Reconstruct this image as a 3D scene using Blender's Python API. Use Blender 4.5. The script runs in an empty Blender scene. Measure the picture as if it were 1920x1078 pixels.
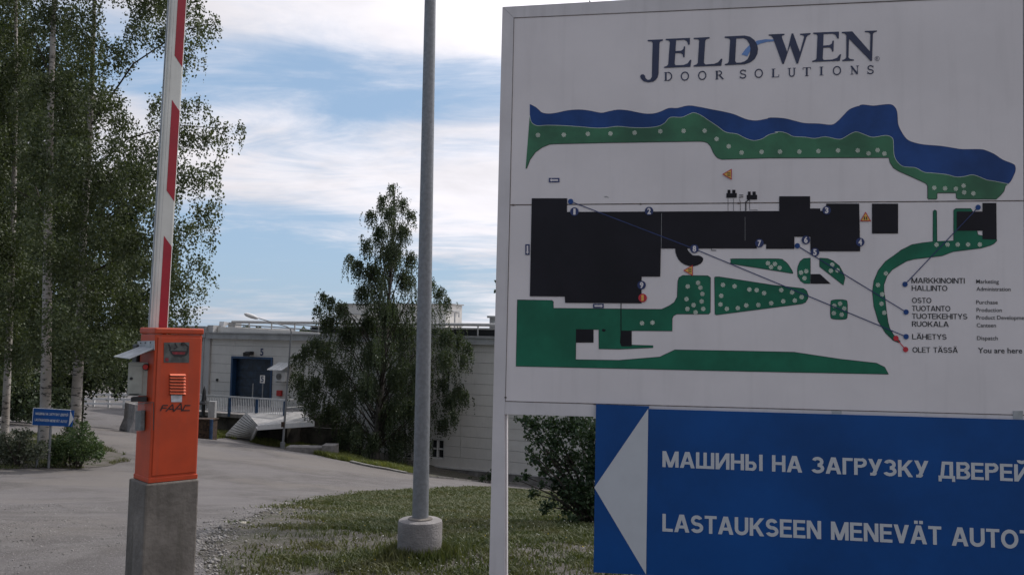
import bpy, bmesh, math, random
import numpy as np
from mathutils import Vector, Matrix
from mathutils.geometry import tessellate_polygon, delaunay_2d_cdt
random.seed(7)
rng = np.random.default_rng(11)
S = bpy.context.scene
COL = S.collection
RAD = math.radians

# ------------------------------------------------------------------ camera
F = 1600.0                       # focal length in photograph pixels (1920 wide)
PITCH, ROLL, CAMZ = RAD(3.53), RAD(1.14), 2.0
_F = Vector((0, math.cos(PITCH), math.sin(PITCH)))
_U0 = Vector((0, -math.sin(PITCH), math.cos(PITCH)))
_R0 = Vector((1, 0, 0))
_R = _R0 * math.cos(ROLL) + _U0 * math.sin(ROLL)
_U = -_R0 * math.sin(ROLL) + _U0 * math.cos(ROLL)
CAM = Vector((0, 0, CAMZ))
cd = bpy.data.cameras.new('camera')
cam = bpy.data.objects.new('camera', cd)
COL.objects.link(cam)
cd.sensor_width = 36.0
cd.lens = 36.0 * F / 1920.0
cd.clip_start = 0.1
cd.clip_end = 5000
M = Matrix((( _R.x, _U.x, -_F.x, 0), (_R.y, _U.y, -_F.y, 0), (_R.z, _U.z, -_F.z, CAMZ), (0, 0, 0, 1)))
cam.matrix_world = M
S.camera = cam

# ------------------------------------------------------------------ sky, sun, exposure
SUN_AZ, SUN_EL = RAD(46), RAD(50)          # azimuth clockwise from +Y
SUN_STR = 2.5
SKY_STR = 0.085
S.view_settings.view_transform = 'Standard'
S.view_settings.look = 'None'
S.view_settings.exposure = 0.0
S.view_settings.gamma = 1.0
S.view_settings.use_curve_mapping = False
W = bpy.data.worlds.new('World')
S.world = W
W.use_nodes = True
nt = W.node_tree
N, L = nt.nodes, nt.links
N.clear()

def nd(tree, typ, **kw):
    n = tree.nodes.new(typ)
    for k, v in kw.items():
        setattr(n, k, v)
    return n

def math_(tree, op, a, b=None, c=None, clamp=False):
    n = tree.nodes.new('ShaderNodeMath'); n.operation = op; n.use_clamp = clamp
    for i, v in enumerate((a, b, c)):
        if v is None: continue
        if isinstance(v, (int, float)): n.inputs[i].default_value = v
        else: tree.links.new(v, n.inputs[i])
    return n.outputs[0]

def sstep(tree, v, a, b):
    n = tree.nodes.new('ShaderNodeMapRange'); n.interpolation_type = 'SMOOTHSTEP'
    tree.links.new(v, n.inputs[0]); n.inputs[1].default_value = a; n.inputs[2].default_value = b
    return n.outputs[0]

out = nd(nt, 'ShaderNodeOutputWorld')
bg = nd(nt, 'ShaderNodeBackground')
sky = nd(nt, 'ShaderNodeTexSky', sky_type='NISHITA', sun_disc=False)
sky.sun_elevation = SUN_EL
sky.sun_rotation = SUN_AZ
sky.air_density = 1.0
sky.dust_density = 1.0
sky.ozone_density = 1.6
tc = nd(nt, 'ShaderNodeTexCoord')
sep = nd(nt, 'ShaderNodeSeparateXYZ')
L.new(tc.outputs['Generated'], sep.inputs[0])
X, Y, Z = sep.outputs
zc = math_(nt, 'MAXIMUM', Z, 0.0)
den = math_(nt, 'ADD', zc, 0.10)
px_ = math_(nt, 'DIVIDE', X, den)
py_ = math_(nt, 'DIVIDE', Y, den)
comb = nd(nt, 'ShaderNodeCombineXYZ')
L.new(px_, comb.inputs[0]); L.new(py_, comb.inputs[1]); comb.inputs[2].default_value = 0.37
def cnoise(scale, detail, rough, dist, vec, sx=1.0, sy=1.0, loc=(0, 0, 0)):
    mp = nd(nt, 'ShaderNodeMapping'); mp.inputs['Scale'].default_value = (sx, sy, 1)
    mp.inputs['Location'].default_value = loc
    L.new(vec, mp.inputs[0])
    n = nd(nt, 'ShaderNodeTexNoise'); n.inputs['Scale'].default_value = scale
    n.inputs['Detail'].default_value = detail; n.inputs['Roughness'].default_value = rough
    n.inputs['Distortion'].default_value = dist
    L.new(mp.outputs[0], n.inputs['Vector'])
    return n.outputs['Fac']
big = cnoise(0.75, 10, 0.58, 0.5, comb.outputs[0], 1.0, 1.15, (3.1, 1.7, 0))
wisp = cnoise(2.1, 9, 0.66, 1.0, comb.outputs[0], 0.55, 1.2, (9.0, 4.2, 0))
# how much cloud there is at each height above the horizon (sin of elevation)
cur = nd(nt, 'ShaderNodeFloatCurve')
L.new(zc, cur.inputs['Value'])
cv = cur.mapping.curves[0]
pts = [(0.0, .50), (0.03, .44), (0.075, .38), (0.105, .42), (0.138, .50), (0.165, .63), (0.21, .61), (0.24, .54), (0.262, .37), (0.292, .36), (0.33, .54), (0.38, .62), (0.45, .58), (0.7, .52), (1.0, .50)]
cv.points[0].location = pts[0]; cv.points[1].location = pts[-1]
for p in pts[1:-1]: cv.points.new(*p)
cur.mapping.update()
az = math_(nt, 'ARCTAN2', X, Y)                    # radians, + to the right
azr = sstep(nt, az, -0.30, 0.10)                   # more cloud towards the sun
cover = math_(nt, 'ADD', cur.outputs[0], math_(nt, 'MULTIPLY', azr, 0.15))
d1 = math_(nt, 'ADD', math_(nt, 'MULTIPLY', big, 0.75), math_(nt, 'MULTIPLY', wisp, 0.50))
dens = math_(nt, 'SUBTRACT', math_(nt, 'ADD', d1, cover), 1.04)
cl = sstep(nt, dens, -0.05, 0.31)
shade = cnoise(0.8, 6, 0.6, 0.3, comb.outputs[0], 1, 1, (5, 5, 0))
# brightness of the clouds grows towards the sun
sd = Vector((math.sin(SUN_AZ) * math.cos(SUN_EL), math.cos(SUN_AZ) * math.cos(SUN_EL), math.sin(SUN_EL)))
dot = nd(nt, 'ShaderNodeVectorMath', operation='DOT_PRODUCT')
L.new(tc.outputs['Generated'], dot.inputs[0]); dot.inputs[1].default_value = sd
sunny = sstep(nt, dot.outputs['Value'], -0.1, 0.62)
glow = sstep(nt, dot.outputs['Value'], 0.6, 1.0)
cb = math_(nt, 'ADD', math_(nt, 'ADD', 0.36, math_(nt, 'MULTIPLY', sunny, 0.62)), math_(nt, 'MULTIPLY', glow, 1.4))
cb = math_(nt, 'MULTIPLY', cb, math_(nt, 'ADD', 0.86, math_(nt, 'MULTIPLY', sstep(nt, shade, 0.35, 0.6), 0.2)))
ccol = nd(nt, 'ShaderNodeMix', data_type='RGBA', blend_type='MULTIPLY'); ccol.inputs[0].default_value = 1.0
ccol.inputs[6].default_value = (1.0, 0.975, 1.03, 1)
cbc = nd(nt, 'ShaderNodeCombineColor')
for i in range(3): L.new(cb, cbc.inputs[i])
L.new(cbc.outputs[0], ccol.inputs[7])
skm = nd(nt, 'ShaderNodeMix', data_type='RGBA', blend_type='MULTIPLY'); skm.inputs[0].default_value = 1.0
L.new(sky.outputs[0], skm.inputs[6]); skm.inputs[7].default_value = (SKY_STR,) * 3 + (1,)
# thin veil: the blue is milky in a summer haze
veil = nd(nt, 'ShaderNodeMix', data_type='RGBA'); veil.inputs[0].default_value = 0.62
L.new(skm.outputs[2], veil.inputs[6]); veil.inputs[7].default_value = (0.41, 0.60, 0.86, 1)
mx = nd(nt, 'ShaderNodeMix', data_type='RGBA')
L.new(cl, mx.inputs[0]); L.new(veil.outputs[2], mx.inputs[6]); L.new(ccol.outputs[2], mx.inputs[7])
L.new(mx.outputs[2], bg.inputs[0]); bg.inputs[1].default_value = 1.0
L.new(bg.outputs[0], out.inputs[0])

sl = bpy.data.lights.new('sun', 'SUN')
sl.energy = SUN_STR; sl.angle = RAD(0.53); sl.color = (1.0, 0.955, 0.90)
so = bpy.data.objects.new('sun', sl); COL.objects.link(so)
so.rotation_mode = 'QUATERNION'
so.rotation_quaternion = sd.to_track_quat('Z', 'Y')
so.location = (20, 20, 40)

# ------------------------------------------------------------------ helpers
def ray(px, py):
    """direction of a photograph pixel seen from the camera"""
    return (_F * F + _R * (px - 960.0) - _U * (py - 539.0)).normalized()
def P(px, py, y):
    """the world point at ground distance y in that direction"""
    r = ray(px, py); return CAM + r * (y / r.y)
def sp(t, w=0.8):
    t = np.asarray(t, float) / w
    return w * np.where(t > 30, t, np.log1p(np.exp(np.minimum(t, 30))))
def sm(t, a, b):
    u = np.clip((np.asarray(t, float) - a) / (b - a), 0, 1); return u * u * (3 - 2 * u)
def HT(x, y):
    """height of the terrain: level by the gate, falling towards the factory"""
    h = -0.157 * (sp(y - 8.5) - sp(np.asarray(y, float) - 47.0))
    xe = 3.4 * np.tanh(0.17 * sp(-np.asarray(x, float), 1.5) / 3.4) * sm(y, 12, 44)
    return h + xe
def bumps(x, y):
    return 0.02 * np.sin(1.7 * x + 0.6 * y) * np.cos(1.1 * y - .5 * x)
def gz(x, y): return float(HT(x, y) + bumps(x, y))
def G(px, py):
    """terrain point seen at that pixel"""
    r = ray(px, py); t0 = 1.0; prev = t0
    t = t0
    while t < 400:
        p = CAM + r * t
        if p.z < gz(p.x, p.y):
            a, b = prev, t
            for _ in range(30):
                m = (a + b) / 2; q = CAM + r * m
                if q.z < gz(q.x, q.y): b = m
                else: a = m
            q = CAM + r * b; return Vector((q.x, q.y, gz(q.x, q.y)))
        prev = t; t += 0.1 + t * 0.01
    p = CAM + r * 300; return Vector((p.x, p.y, gz(p.x, p.y)))

def mat(name, base=(.5, .5, .5), rough=.6, metal=0., var=.12, vs=6., bump=.0, bs=40., col2=None, stain=0., spec=None, streak=0.):
    """procedural paint / stone / metal with mottling, optional second colour, stains and relief"""
    m = bpy.data.materials.new(name); m.use_nodes = True
    t = m.node_tree; b = t.nodes['Principled BSDF']
    b.inputs['Roughness'].default_value = rough; b.inputs['Metallic'].default_value = metal
    if spec is not None: b.inputs['Specular IOR Level'].default_value = spec
    c = t.nodes.new('ShaderNodeTexCoord')
    n = t.nodes.new('ShaderNodeTexNoise'); n.inputs['Scale'].default_value = vs; n.inputs['Detail'].default_value = 7
    n.inputs['Roughness'].default_value = .62
    t.links.new(c.outputs['Object'], n.inputs['Vector'])
    c2 = col2 or tuple(v * (1 - var * 2) for v in base)
    c1 = base if col2 else tuple(min(1, v * (1 + var)) for v in base)
    mix = t.nodes.new('ShaderNodeMix'); mix.data_type = 'RGBA'
    f = sstep(t, n.outputs['Fac'], .3, .7)
    t.links.new(f, mix.inputs[0]); mix.inputs[6].default_value = (*c1, 1); mix.inputs[7].default_value = (*c2, 1)
    res = mix.outputs[2]
    if stain or streak:
        n2 = t.nodes.new('ShaderNodeTexNoise'); n2.inputs['Detail'].default_value = 6
        mp = t.nodes.new('ShaderNodeMapping'); mp.inputs['Scale'].default_value = (9, 9, .7) if streak else (1.3, 1.3, 1.3)
        t.links.new(c.outputs['Object'], mp.inputs[0]); t.links.new(mp.outputs[0], n2.inputs['Vector'])
        n2.inputs['Scale'].default_value = 2.
        f2 = math_(t, 'MULTIPLY', sstep(t, n2.outputs['Fac'], .5, .75), stain or streak)
        m2 = t.nodes.new('ShaderNodeMix'); m2.data_type = 'RGBA'
        t.links.new(f2, m2.inputs[0]); t.links.new(res, m2.inputs[6]); m2.inputs[7].default_value = (.09, .08, .065, 1)
        res = m2.outputs[2]
    t.links.new(res, b.inputs['Base Color'])
    if bump:
        n3 = t.nodes.new('ShaderNodeTexNoise'); n3.inputs['Scale'].default_value = bs; n3.inputs['Detail'].default_value = 5
        t.links.new(c.outputs['Object'], n3.inputs['Vector'])
        bp = t.nodes.new('ShaderNodeBump'); bp.inputs['Strength'].default_value = bump; bp.inputs['Distance'].default_value = .02
        t.links.new(n3.outputs['Fac'], bp.inputs['Height']); t.links.new(bp.outputs[0], b.inputs['Normal'])
    return m

class MB:
    def __init__(s): s.v = []; s.f = []
    def add(s, vs, fs):
        o = len(s.v); s.v += [tuple(v) for v in vs]; s.f += [tuple(i + o for i in f) for f in fs]; return s
    def box(s, c, d, ax=None):
        """c centre, d full sizes, ax three axis vectors"""
        c = Vector(c); ax = ax or (Vector((1, 0, 0)), Vector((0, 1, 0)), Vector((0, 0, 1)))
        vs = []
        for k in (-.5, .5):
            for j in (-.5, .5):
                for i in (-.5, .5):
                    vs.append(c + ax[0] * d[0] * i + ax[1] * d[1] * j + ax[2] * d[2] * k)
        return s.add(vs, [(0, 2, 3, 1), (4, 5, 7, 6), (0, 1, 5, 4), (2, 6, 7, 3), (0, 4, 6, 2), (1, 3, 7, 5)])
    def hexa(s, a, b):
        """solid between two loops of equal length"""
        n = len(a); vs = list(a) + list(b)
        fs = [tuple(range(n - 1, -1, -1)), tuple(range(n, 2 * n))]
        fs += [(i, (i + 1) % n, n + (i + 1) % n, n + i) for i in range(n)]
        return s.add(vs, fs)
    def tube(s, pts, rs, n=8, cap=True):
        pts = [Vector(p) for p in pts]; rings = []
        if isinstance(rs, (int, float)): rs = [rs] * len(pts)
        ref = None
        vs = []
        for i, p in enumerate(pts):
            d = (pts[min(i + 1, len(pts) - 1)] - pts[max(i - 1, 0)]).normalized()
            if ref is None:
                ref = Vector((1, 0, 0)) if abs(d.x) < .9 else Vector((0, 1, 0))
            u = (ref - d * ref.dot(d)).normalized(); w = d.cross(u); ref = u
            for k in range(n):
                a = 2 * math.pi * k / n
                vs.append(p + (u * math.cos(a) + w * math.sin(a)) * rs[i])
        fs = []
        for i in range(len(pts) - 1):
            for k in range(n):
                fs.append((i * n + k, i * n + (k + 1) % n, (i + 1) * n + (k + 1) % n, (i + 1) * n + k))
        if cap:
            fs.append(tuple(range(n - 1, -1, -1))); fs.append(tuple(range((len(pts) - 1) * n, len(pts) * n)))
        return s.add(vs, fs)
    def lathe(s, c, prof, n=24):
        """prof: (radius, z) list round the vertical axis at c"""
        c = Vector(c)
        return s.tube([c + Vector((0, 0, z)) for r, z in prof], [r for r, z in prof], n)
    def build(s, name, m, parent=None, smooth=False, bevel=0.):
        me = bpy.data.meshes.new(name); me.from_pydata(s.v, [], s.f)
        me.validate(); me.update()
        bm = bmesh.new(); bm.from_mesh(me); bmesh.ops.recalc_face_normals(bm, faces=bm.faces); bm.to_mesh(me); bm.free()
        if m: me.materials.append(m)
        if smooth:
            me.polygons.foreach_set('use_smooth', [True] * len(me.polygons))
        o = bpy.data.objects.new(name, me); COL.objects.link(o)
        if parent: attach(o, parent)
        if bevel:
            b = o.modifiers.new('bevel', 'BEVEL'); b.width = bevel; b.segments = 2; b.limit_method = 'ANGLE'
        if smooth:
            try: me.set_sharp_from_angle(angle=RAD(40))
            except Exception: pass
        return o

def attach(o, p):
    """parent keeping world coordinates (parents are never rotated)"""
    o.parent = p
    q = p; off = Vector((0, 0, 0))
    while q is not None:
        off += q.location; q = q.parent
    o.location = o.location - off
def tag(o, label=None, cat=None, group=None, kind=None):
    if label: o['label'] = label
    if cat: o['category'] = cat
    if group: o['group'] = group
    if kind: o['kind'] = kind
    return o
def empty(name, loc, label=None, cat=None, group=None):
    o = bpy.data.objects.new(name, None); COL.objects.link(o); o.location = loc; o.empty_display_size = .3
    return tag(o, label, cat, group)
def raw_mesh(name, v, f, m, parent=None, smooth=False):
    """fast mesh from numpy arrays (v: N,3; f: M,k)"""
    me = bpy.data.meshes.new(name)
    v = np.asarray(v, np.float32); f = np.asarray(f, np.int32)
    me.vertices.add(len(v)); me.vertices.foreach_set('co', v.ravel())
    k = f.shape[1]
    me.loops.add(f.size); me.loops.foreach_set('vertex_index', f.ravel())
    me.polygons.add(len(f)); me.polygons.foreach_set('loop_start', np.arange(0, f.size, k, dtype=np.int32))
    try: me.polygons.foreach_set('loop_total', np.full(len(f), k, np.int32))
    except Exception: pass
    if smooth: me.polygons.foreach_set('use_smooth', np.ones(len(f), bool))
    me.update(calc_edges=True)
    me.materials.append(m)
    o = bpy.data.objects.new(name, me); COL.objects.link(o)
    if parent: attach(o, parent)
    return o

# ------------------------------------------------------------------ ground
def ground_mat(name, cols, scales, bump, bs):
    m = bpy.data.materials.new(name); m.use_nodes = True; t = m.node_tree; b = t.nodes['Principled BSDF']
    b.inputs['Roughness'].default_value = .95; b.inputs['Specular IOR Level'].default_value = .2
    c = t.nodes.new('ShaderNodeTexCoord'); last = None
    for i, (cc, sc) in enumerate(zip(cols, scales)):
        if last is None:
            r = t.nodes.new('ShaderNodeRGB'); r.outputs[0].default_value = (*cc, 1); last = r.outputs[0]; continue
        n = t.nodes.new('ShaderNodeTexNoise'); n.inputs['Scale'].default_value = sc[0]; n.inputs['Detail'].default_value = 8
        n.inputs['Roughness'].default_value = .65
        t.links.new(c.outputs['Object'], n.inputs['Vector'])
        mx = t.nodes.new('ShaderNodeMix'); mx.data_type = 'RGBA'
        t.links.new(math_(t, 'MULTIPLY', sstep(t, n.outputs['Fac'], sc[1], sc[2]), sc[3]), mx.inputs[0])
        t.links.new(last, mx.inputs[6]); mx.inputs[7].default_value = (*cc, 1); last = mx.outputs[2]
    t.links.new(last, b.inputs['Base Color'])
    n3 = t.nodes.new('ShaderNodeTexNoise'); n3.inputs['Scale'].default_value = bs; n3.inputs['Detail'].default_value = 8
    n3.inputs['Roughness'].default_value = .7
    t.links.new(c.outputs['Object'], n3.inputs['Vector'])
    bp = t.nodes.new('ShaderNodeBump'); bp.inputs['Strength'].default_value = bump; bp.inputs['Distance'].default_value = .03
    t.links.new(n3.outputs['Fac'], bp.inputs['Height']); t.links.new(bp.outputs[0], b.inputs['Normal'])
    return m
m_soil = ground_mat('verge_soil', [(.118, .106, .092), (.060, .062, .034), (.155, .143, .13), (.07, .06, .05), (.27, .25, .235)],
                    [0, (1.4, .42, .58, .8), (9, .46, .62, .7), (24, .52, .64, .7), (60, .56, .66, .85)], 1.0, 45)
m_road = ground_mat('worn_asphalt', [(.145, .134, .132), (.100, .091, .086), (.172, .160, .153), (.17, .152, .136), (.27, .255, .245), (.05, .046, .043)],
                    [0, (.28, .42, .60, .85), (1.3, .46, .64, .6), (.11, .48, .58, .6), (55, .54, .64, .75), (90, .57, .66, .7)], .7, 60)
m_far = ground_mat('far_grass', [(.05, .075, .025), (.10, .10, .05)], [0, (.2, .4, .6, .8)], .4, 2)

def sheet(name, xs, ys, dz, m):
    gx, gy = np.meshgrid(xs, ys); z = HT(gx, gy) + bumps(gx, gy) + dz
    v = np.stack([gx, gy, z], -1).reshape(-1, 3); nx, ny = len(xs), len(ys)
    i = (np.arange(ny - 1)[:, None] * nx + np.arange(nx - 1)[None]).reshape(-1)
    f = np.stack([i, i + 1, i + nx + 1, i + nx], -1)
    return raw_mesh(name, v, f, m, smooth=True)
xs = np.concatenate([-np.geomspace(400, 31, 14), np.arange(-30, 12, .25), np.geomspace(13, 400, 18)])
ys = np.concatenate([[-60, -30, -12, -4], np.arange(0, 62, .25), np.geomspace(64, 900, 24)])
g = sheet('ground', xs, ys, 0, m_soil); tag(g, kind='structure')
POLY = {}
def draped(name, poly, m, dz, step=.5):
    """flat polygon (world xy) draped over the terrain"""
    poly = [Vector((p[0], p[1])) for p in poly]
    dense = []
    for a, b in zip(poly, poly[1:] + poly[:1]):
        k = max(1, int((b - a).length / step))
        dense += [a.lerp(b, i / k) for i in range(k)]
    n = len(dense); pts = list(dense); POLY[name] = [(p.x, p.y) for p in dense]
    x0 = min(p.x for p in pts); x1 = max(p.x for p in pts); y0 = min(p.y for p in pts); y1 = max(p.y for p in pts)
    for x in np.arange(x0, x1, step):
        for y in np.arange(y0, y1, step): pts.append(Vector((x, y)))
    r = delaunay_2d_cdt(pts, [(i, (i + 1) % n) for i in range(n)], [list(range(n))], 1, 1e-4)
    v = np.array([(p.x, p.y, 0) for p in r[0]]); v[:, 2] = HT(v[:, 0], v[:, 1]) + bumps(v[:, 0], v[:, 1]) + dz
    f = np.array(r[2])
    # winding up
    a, b, c = v[f[:, 0]], v[f[:, 1]], v[f[:, 2]]
    flip = np.cross(b - a, c - a)[:, 2] < 0; f[flip] = f[flip][:, ::-1]
    return raw_mesh(name, v, f, m, smooth=True)
def gl(pts): return [tuple(G(*p)[:2]) for p in pts]
wig = random.Random(3)
near_edge = [(360, 1300), (385, 1078), (372, 1030), (392, 1000), (450, 972), (560, 941), (640, 929), (720, 922), (830, 917), (925, 914), (1040, 914), (1150, 916), (1400, 922)]
far_edge = [(1400, 916), (1100, 908), (925, 904), (850, 899), (760, 888), (700, 877), (640, 864), (560, 847), (500, 836), (425, 822), (380, 818), (300, 812), (240, 806)]
ne = gl(near_edge); fe = gl(far_edge)
def ragged(pl, amp, seg):
    o = []
    for a, b in zip(pl, pl[1:]):
        a, b = Vector(a), Vector(b); k = max(1, int((b - a).length / seg))
        for i in range(k):
            q = a.lerp(b, i / k); amp_ = amp; amp = amp_ * min(1, (abs(q.y) / 26) ** 1.3); o.append((q.x + wig.uniform(-amp, amp), q.y + wig.uniform(-amp, amp))); amp = amp_
    return o + [pl[-1]]
left_side = [(-22, 58), (-26, 75), (-60, 80), (-60, -6), (-1.6, -6)]
road = draped('road', ragged(ne, .16, .28) + fe + left_side, m_road, .012, .6)
tag(road, kind='structure')
isl = gl([(-150, 905), (-20, 884), (60, 878), (140, 880), (215, 872), (238, 866), (225, 850), (190, 835), (120, 815), (30, 812), (-150, 818)])
island = draped('soil_island', ragged(isl + isl[:1], .15, .5)[:-1], m_soil, .024, .5)
tag(island, kind='structure')
# ------------------------------------------------------------------ factory
WA = RAD(24.6)
W0 = Vector((-1.25, 48.4, 0)); WD = Vector((-math.cos(WA), math.sin(WA), 0)); WN = Vector((-math.sin(WA), -math.cos(WA), 0))
UP = Vector((0, 0, 1))
def WP(px, py, off=0.):
    """(s, z) on the factory wall plane moved off metres towards us; s runs to the left"""
    r = ray(px, py); o = W0 + WN * off
    t = (o - CAM).dot(WN) / r.dot(WN); q = CAM + r * t
    return (q - o).dot(WD), q.z
def wq(s, z, off=0.): 
    p = W0 + WD * s + WN * off; p.z = z; return p
def wbox(mb, s0, s1, z0, z1, o0, o1):
    return mb.box(wq((s0 + s1) / 2, (z0 + z1) / 2, (o0 + o1) / 2), (abs(s1 - s0), abs(o1 - o0), abs(z1 - z0)), (WD, WN, UP))
m_panel = mat('wall_panel_paint', (.60, .575, .54), .7, var=.05, vs=.5, streak=.10)
m_panel2 = mat('wall_trim_paint', (.44, .43, .42), .7, var=.06, vs=.6, streak=.15)
m_plinth = mat('concrete_plinth', (.22, .21, .20), .9, var=.2, vs=2, stain=.5, bump=.3)
m_cornice = mat('cornice_metal', (.36, .36, .36), .5, var=.1, vs=1, stain=.25)
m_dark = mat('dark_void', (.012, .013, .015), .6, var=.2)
m_door = mat('dark_blue_door', (.012, .028, .055), .5, var=.3, vs=3)
m_bluef = mat('blue_frame_paint', (.015, .05, .12), .5, var=.15)
m_white = mat('white_paint', (.68, .67, .66), .5, var=.05, vs=3, streak=.1)
m_wglass = mat('window_glass', (.03, .035, .04), .08, var=.3, vs=1)
m_galv = mat('galvanised_steel', (.20, .208, .22), .5, metal=.2, var=.10, vs=28, streak=.10)
m_conc = mat('board_formed_concrete', (.175, .155, .135), .92, var=.2, vs=3, bump=.4, bs=30, streak=.8)
m_concl = mat('pale_concrete', (.225, .208, .20), .9, var=.15, vs=5, bump=.5, bs=60, stain=.35)
m_roof = mat('roof_felt', (.10, .10, .105), .9, var=.3, vs=2)
m_red = mat('red_plastic', (.45, .02, .015), .45, var=.15)
m_black = mat('black_plastic', (.015, .015, .016), .5, var=.3)
m_rust = mat('rusty_edge', (.06, .035, .022), .9, var=.4, vs=8)
m_num = mat('navy_print', (.02, .035, .10), .5, var=.1)

SR, SL = -34.0, WP(394, 700)[0]
ZT = WP(900, 646)[1]                    # underside of cornice
ZB = -6.9
ZP = WP(900, 881)[1]                    # top of plinth
fac = empty('factory_building', wq((SR + SL) / 2, ZB), 'long pale panelled factory hall below the road with loading door number 5', 'factory')
DEP = 22.
mb = MB(); wbox(mb, SR, SL, ZB, ZT + .5, -DEP, -.6); mb.build('hall_core', m_plinth, fac)
# openings
ds0, dz1 = WP(512, 670); ds1, dz0 = WP(430, 780); dz0 = min(dz0, -3.4)
op = [(ds0, ds1, dz0, dz1)]
win = []
for (x0, x1, y0, y1) in [(806, 832, 822, 861), (700, 770, 846, 866), (826, 842, 694, 740), (1180, 1210, 820, 860), (1240, 1270, 820, 860)]:
    a, b = WP(x0, y0), WP(x1, y1); win.append((b[0], a[0], b[1], a[1])); 
op += win
def cut(rects, o):
    res = []
    for (a, b, c, d) in rects:
        if b <= o[0] or a >= o[1] or d <= o[2] or c >= o[3]: res.append((a, b, c, d)); continue
        if a < o[0]: res.append((a, o[0], c, d))
        if b > o[1]: res.append((o[1], b, c, d))
        x0, x1 = max(a, o[0]), min(b, o[1])
        if c < o[2]: res.append((x0, x1, c, o[2]))
        if d > o[3]: res.append((x0, x1, o[3], d))
    return [r for r in res if r[1] - r[0] > .05 and r[3] - r[2] > .05]
ph, pl = .60, 5.6
seam0 = WP(865, 750)[0]
s = seam0 - math.ceil((seam0 - SR) / pl) * pl
while s < SL:
    z = ZP
    while z < ZT - .02:
        r = [(max(s + .007, SR), min(s + pl - .007, SL), z + .008, min(z + ph - .008, ZT))]
        for o in op: r = cut(r, o)
        for q in r:
            j = random.uniform(-.006, .006)
            mb = MB(); wbox(mb, q[0], q[1], q[2], q[3], -.12, j); mb.build('wall_panel', m_panel, fac)
        z += ph
    s += pl
mb = MB()
r = [(SR, SL, ZP - .05, ZT)]
for o in op: r = cut(r, o)
for q in r: wbox(mb, q[0], q[1], q[2], q[3], -.6, -.1)
mb.build('wall_backing', m_plinth, fac)
mb = MB(); wbox(mb, SR, SL, ZB, ZP - .06, -.6, .10); mb.build('plinth', m_plinth, fac)
mb = MB(); wbox(mb, SR, SL, ZP - .06, ZP, -.6, .14); mb.build('plinth_flashing', m_panel2, fac)
ZC = WP(900, 634)[1]
mb = MB(); wbox(mb, SR, SL + .3, ZT, ZC, -.8, .22); wbox(mb, SR, SL + .35, ZC + .002, ZC + .06, -.8, .30); mb.build('cornice', m_cornice, fac)
# upper set-back roof strip: dark clerestory gap, pale fascia, round gutter pipe
SU = WP(590, 625)[0]
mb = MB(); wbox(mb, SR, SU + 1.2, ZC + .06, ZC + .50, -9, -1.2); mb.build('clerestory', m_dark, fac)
mb = MB(); wbox(mb, SR, SU + 1.2, ZC + .5, ZC + .60, -9, -1.1); mb.build('roof_edge', m_panel2, fac)
mb = MB(); mb.tube([wq(SR, ZC + .78, -1.0), wq(SL - .8, ZC + .78, -1.0)], .10, 10); mb.build('roof_pipe', m_panel2, fac, True)
s = SR + 1
while s < SL - 2:
    mb = MB(); wbox(mb, s, s + .07, ZC + .06, ZC + .70, -1.08, -1.02); mb.build('pipe_support', m_panel2, fac); s += 1.9
# parapet of the left bay
s1, s0 = SL + .1, WP(592, 625)[0]
zp = WP(470, 617)[1]
mb = MB(); mb.hexa([wq(s1 - .3, ZC + .065, -.3), wq(s0, ZC + .065, -.3), wq(s0, ZC + .16, -.3), wq(s1 - .3, zp + .15, -.3)],
                   [wq(s1 - .3, ZC + .065, -.5), wq(s0, ZC + .065, -.5), wq(s0, ZC + .16, -.5), wq(s1 - .3, zp + .15, -.5)]); mb.build('parapet', m_panel, fac)
mb = MB(); wbox(mb, s1 - .25, s1 + .25, ZC + .065, zp + .22, -.6, .05); mb.build('corner_post', m_panel2, fac)
# pipes lying on the left roof
for dz, a, b in ((.45, SL - 1, s0), (.62, SL - 2.5, s0 - 2)):
    mb = MB(); mb.tube([wq(a, ZC + dz + .15, -.9), wq((a + b) / 2, ZC + dz, -1.6), wq(b, ZC + dz - .2, -.9)], .045, 6); mb.build('roof_cable', m_cornice, fac, True)
# roof vent
vs, vz = WP(413, 611)
mb = MB(); wbox(mb, vs - .35, vs + .25, vz - .5, vz + .27, -1.6, -1.0); mb.build('roof_vent', m_panel2, fac)
mb = MB(); c = wq(vs + .3, vz + .1, -1.0); mb.hexa([c + WN * .02 + WD * -.1, c + WN * .45 + WD * -.05 + UP * -.18, c + WN * .45 + WD * .35 + UP * -.18, c + WN * .02 + WD * .3],
      [c + WN * .02 + WD * -.1 + UP * .16, c + WN * .4 + WD * -.05 + UP * .2, c + WN * .4 + WD * .35 + UP * .2, c + WN * .02 + WD * .3 + UP * .16]); mb.build('vent_hood', m_white, fac)
# rooftop plant rooms
for x0, x1, y0, off in ((637, 846, 571, -8), (655, 700, 590, -5), (820, 836, 583, -5)):
    a = WP(x0, y0, off); b = WP(x1, y0, off)
    mb = MB(); wbox(mb, b[0], a[0], ZC + .1, a[1], off - 1.6, off); o = mb.build('plant_room', m_panel, fac)
    mb = MB(); wbox(mb, b[0] - .1, a[0] + .1, a[1], a[1] + .08, off - 1.7, off + .1); mb.build('coping', m_cornice, o)
a = WP(853, 586, -5); mb = MB(); mb.tube([wq(a[0], ZC, -5), wq(a[0], a[1], -5), wq(a[0] - .3, a[1], -5), wq(a[0] - .3, a[1] - .3, -5)], .05, 6); mb.build('vent_pipe', m_cornice, fac)
a = WP(918, 596, -1.5); b = WP(940, 596, -1.5)
mb = MB(); wbox(mb, b[0], a[0], ZC + .6, a[1], -3, -1.5); o = mb.build('chimney', m_cornice, fac)
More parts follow.
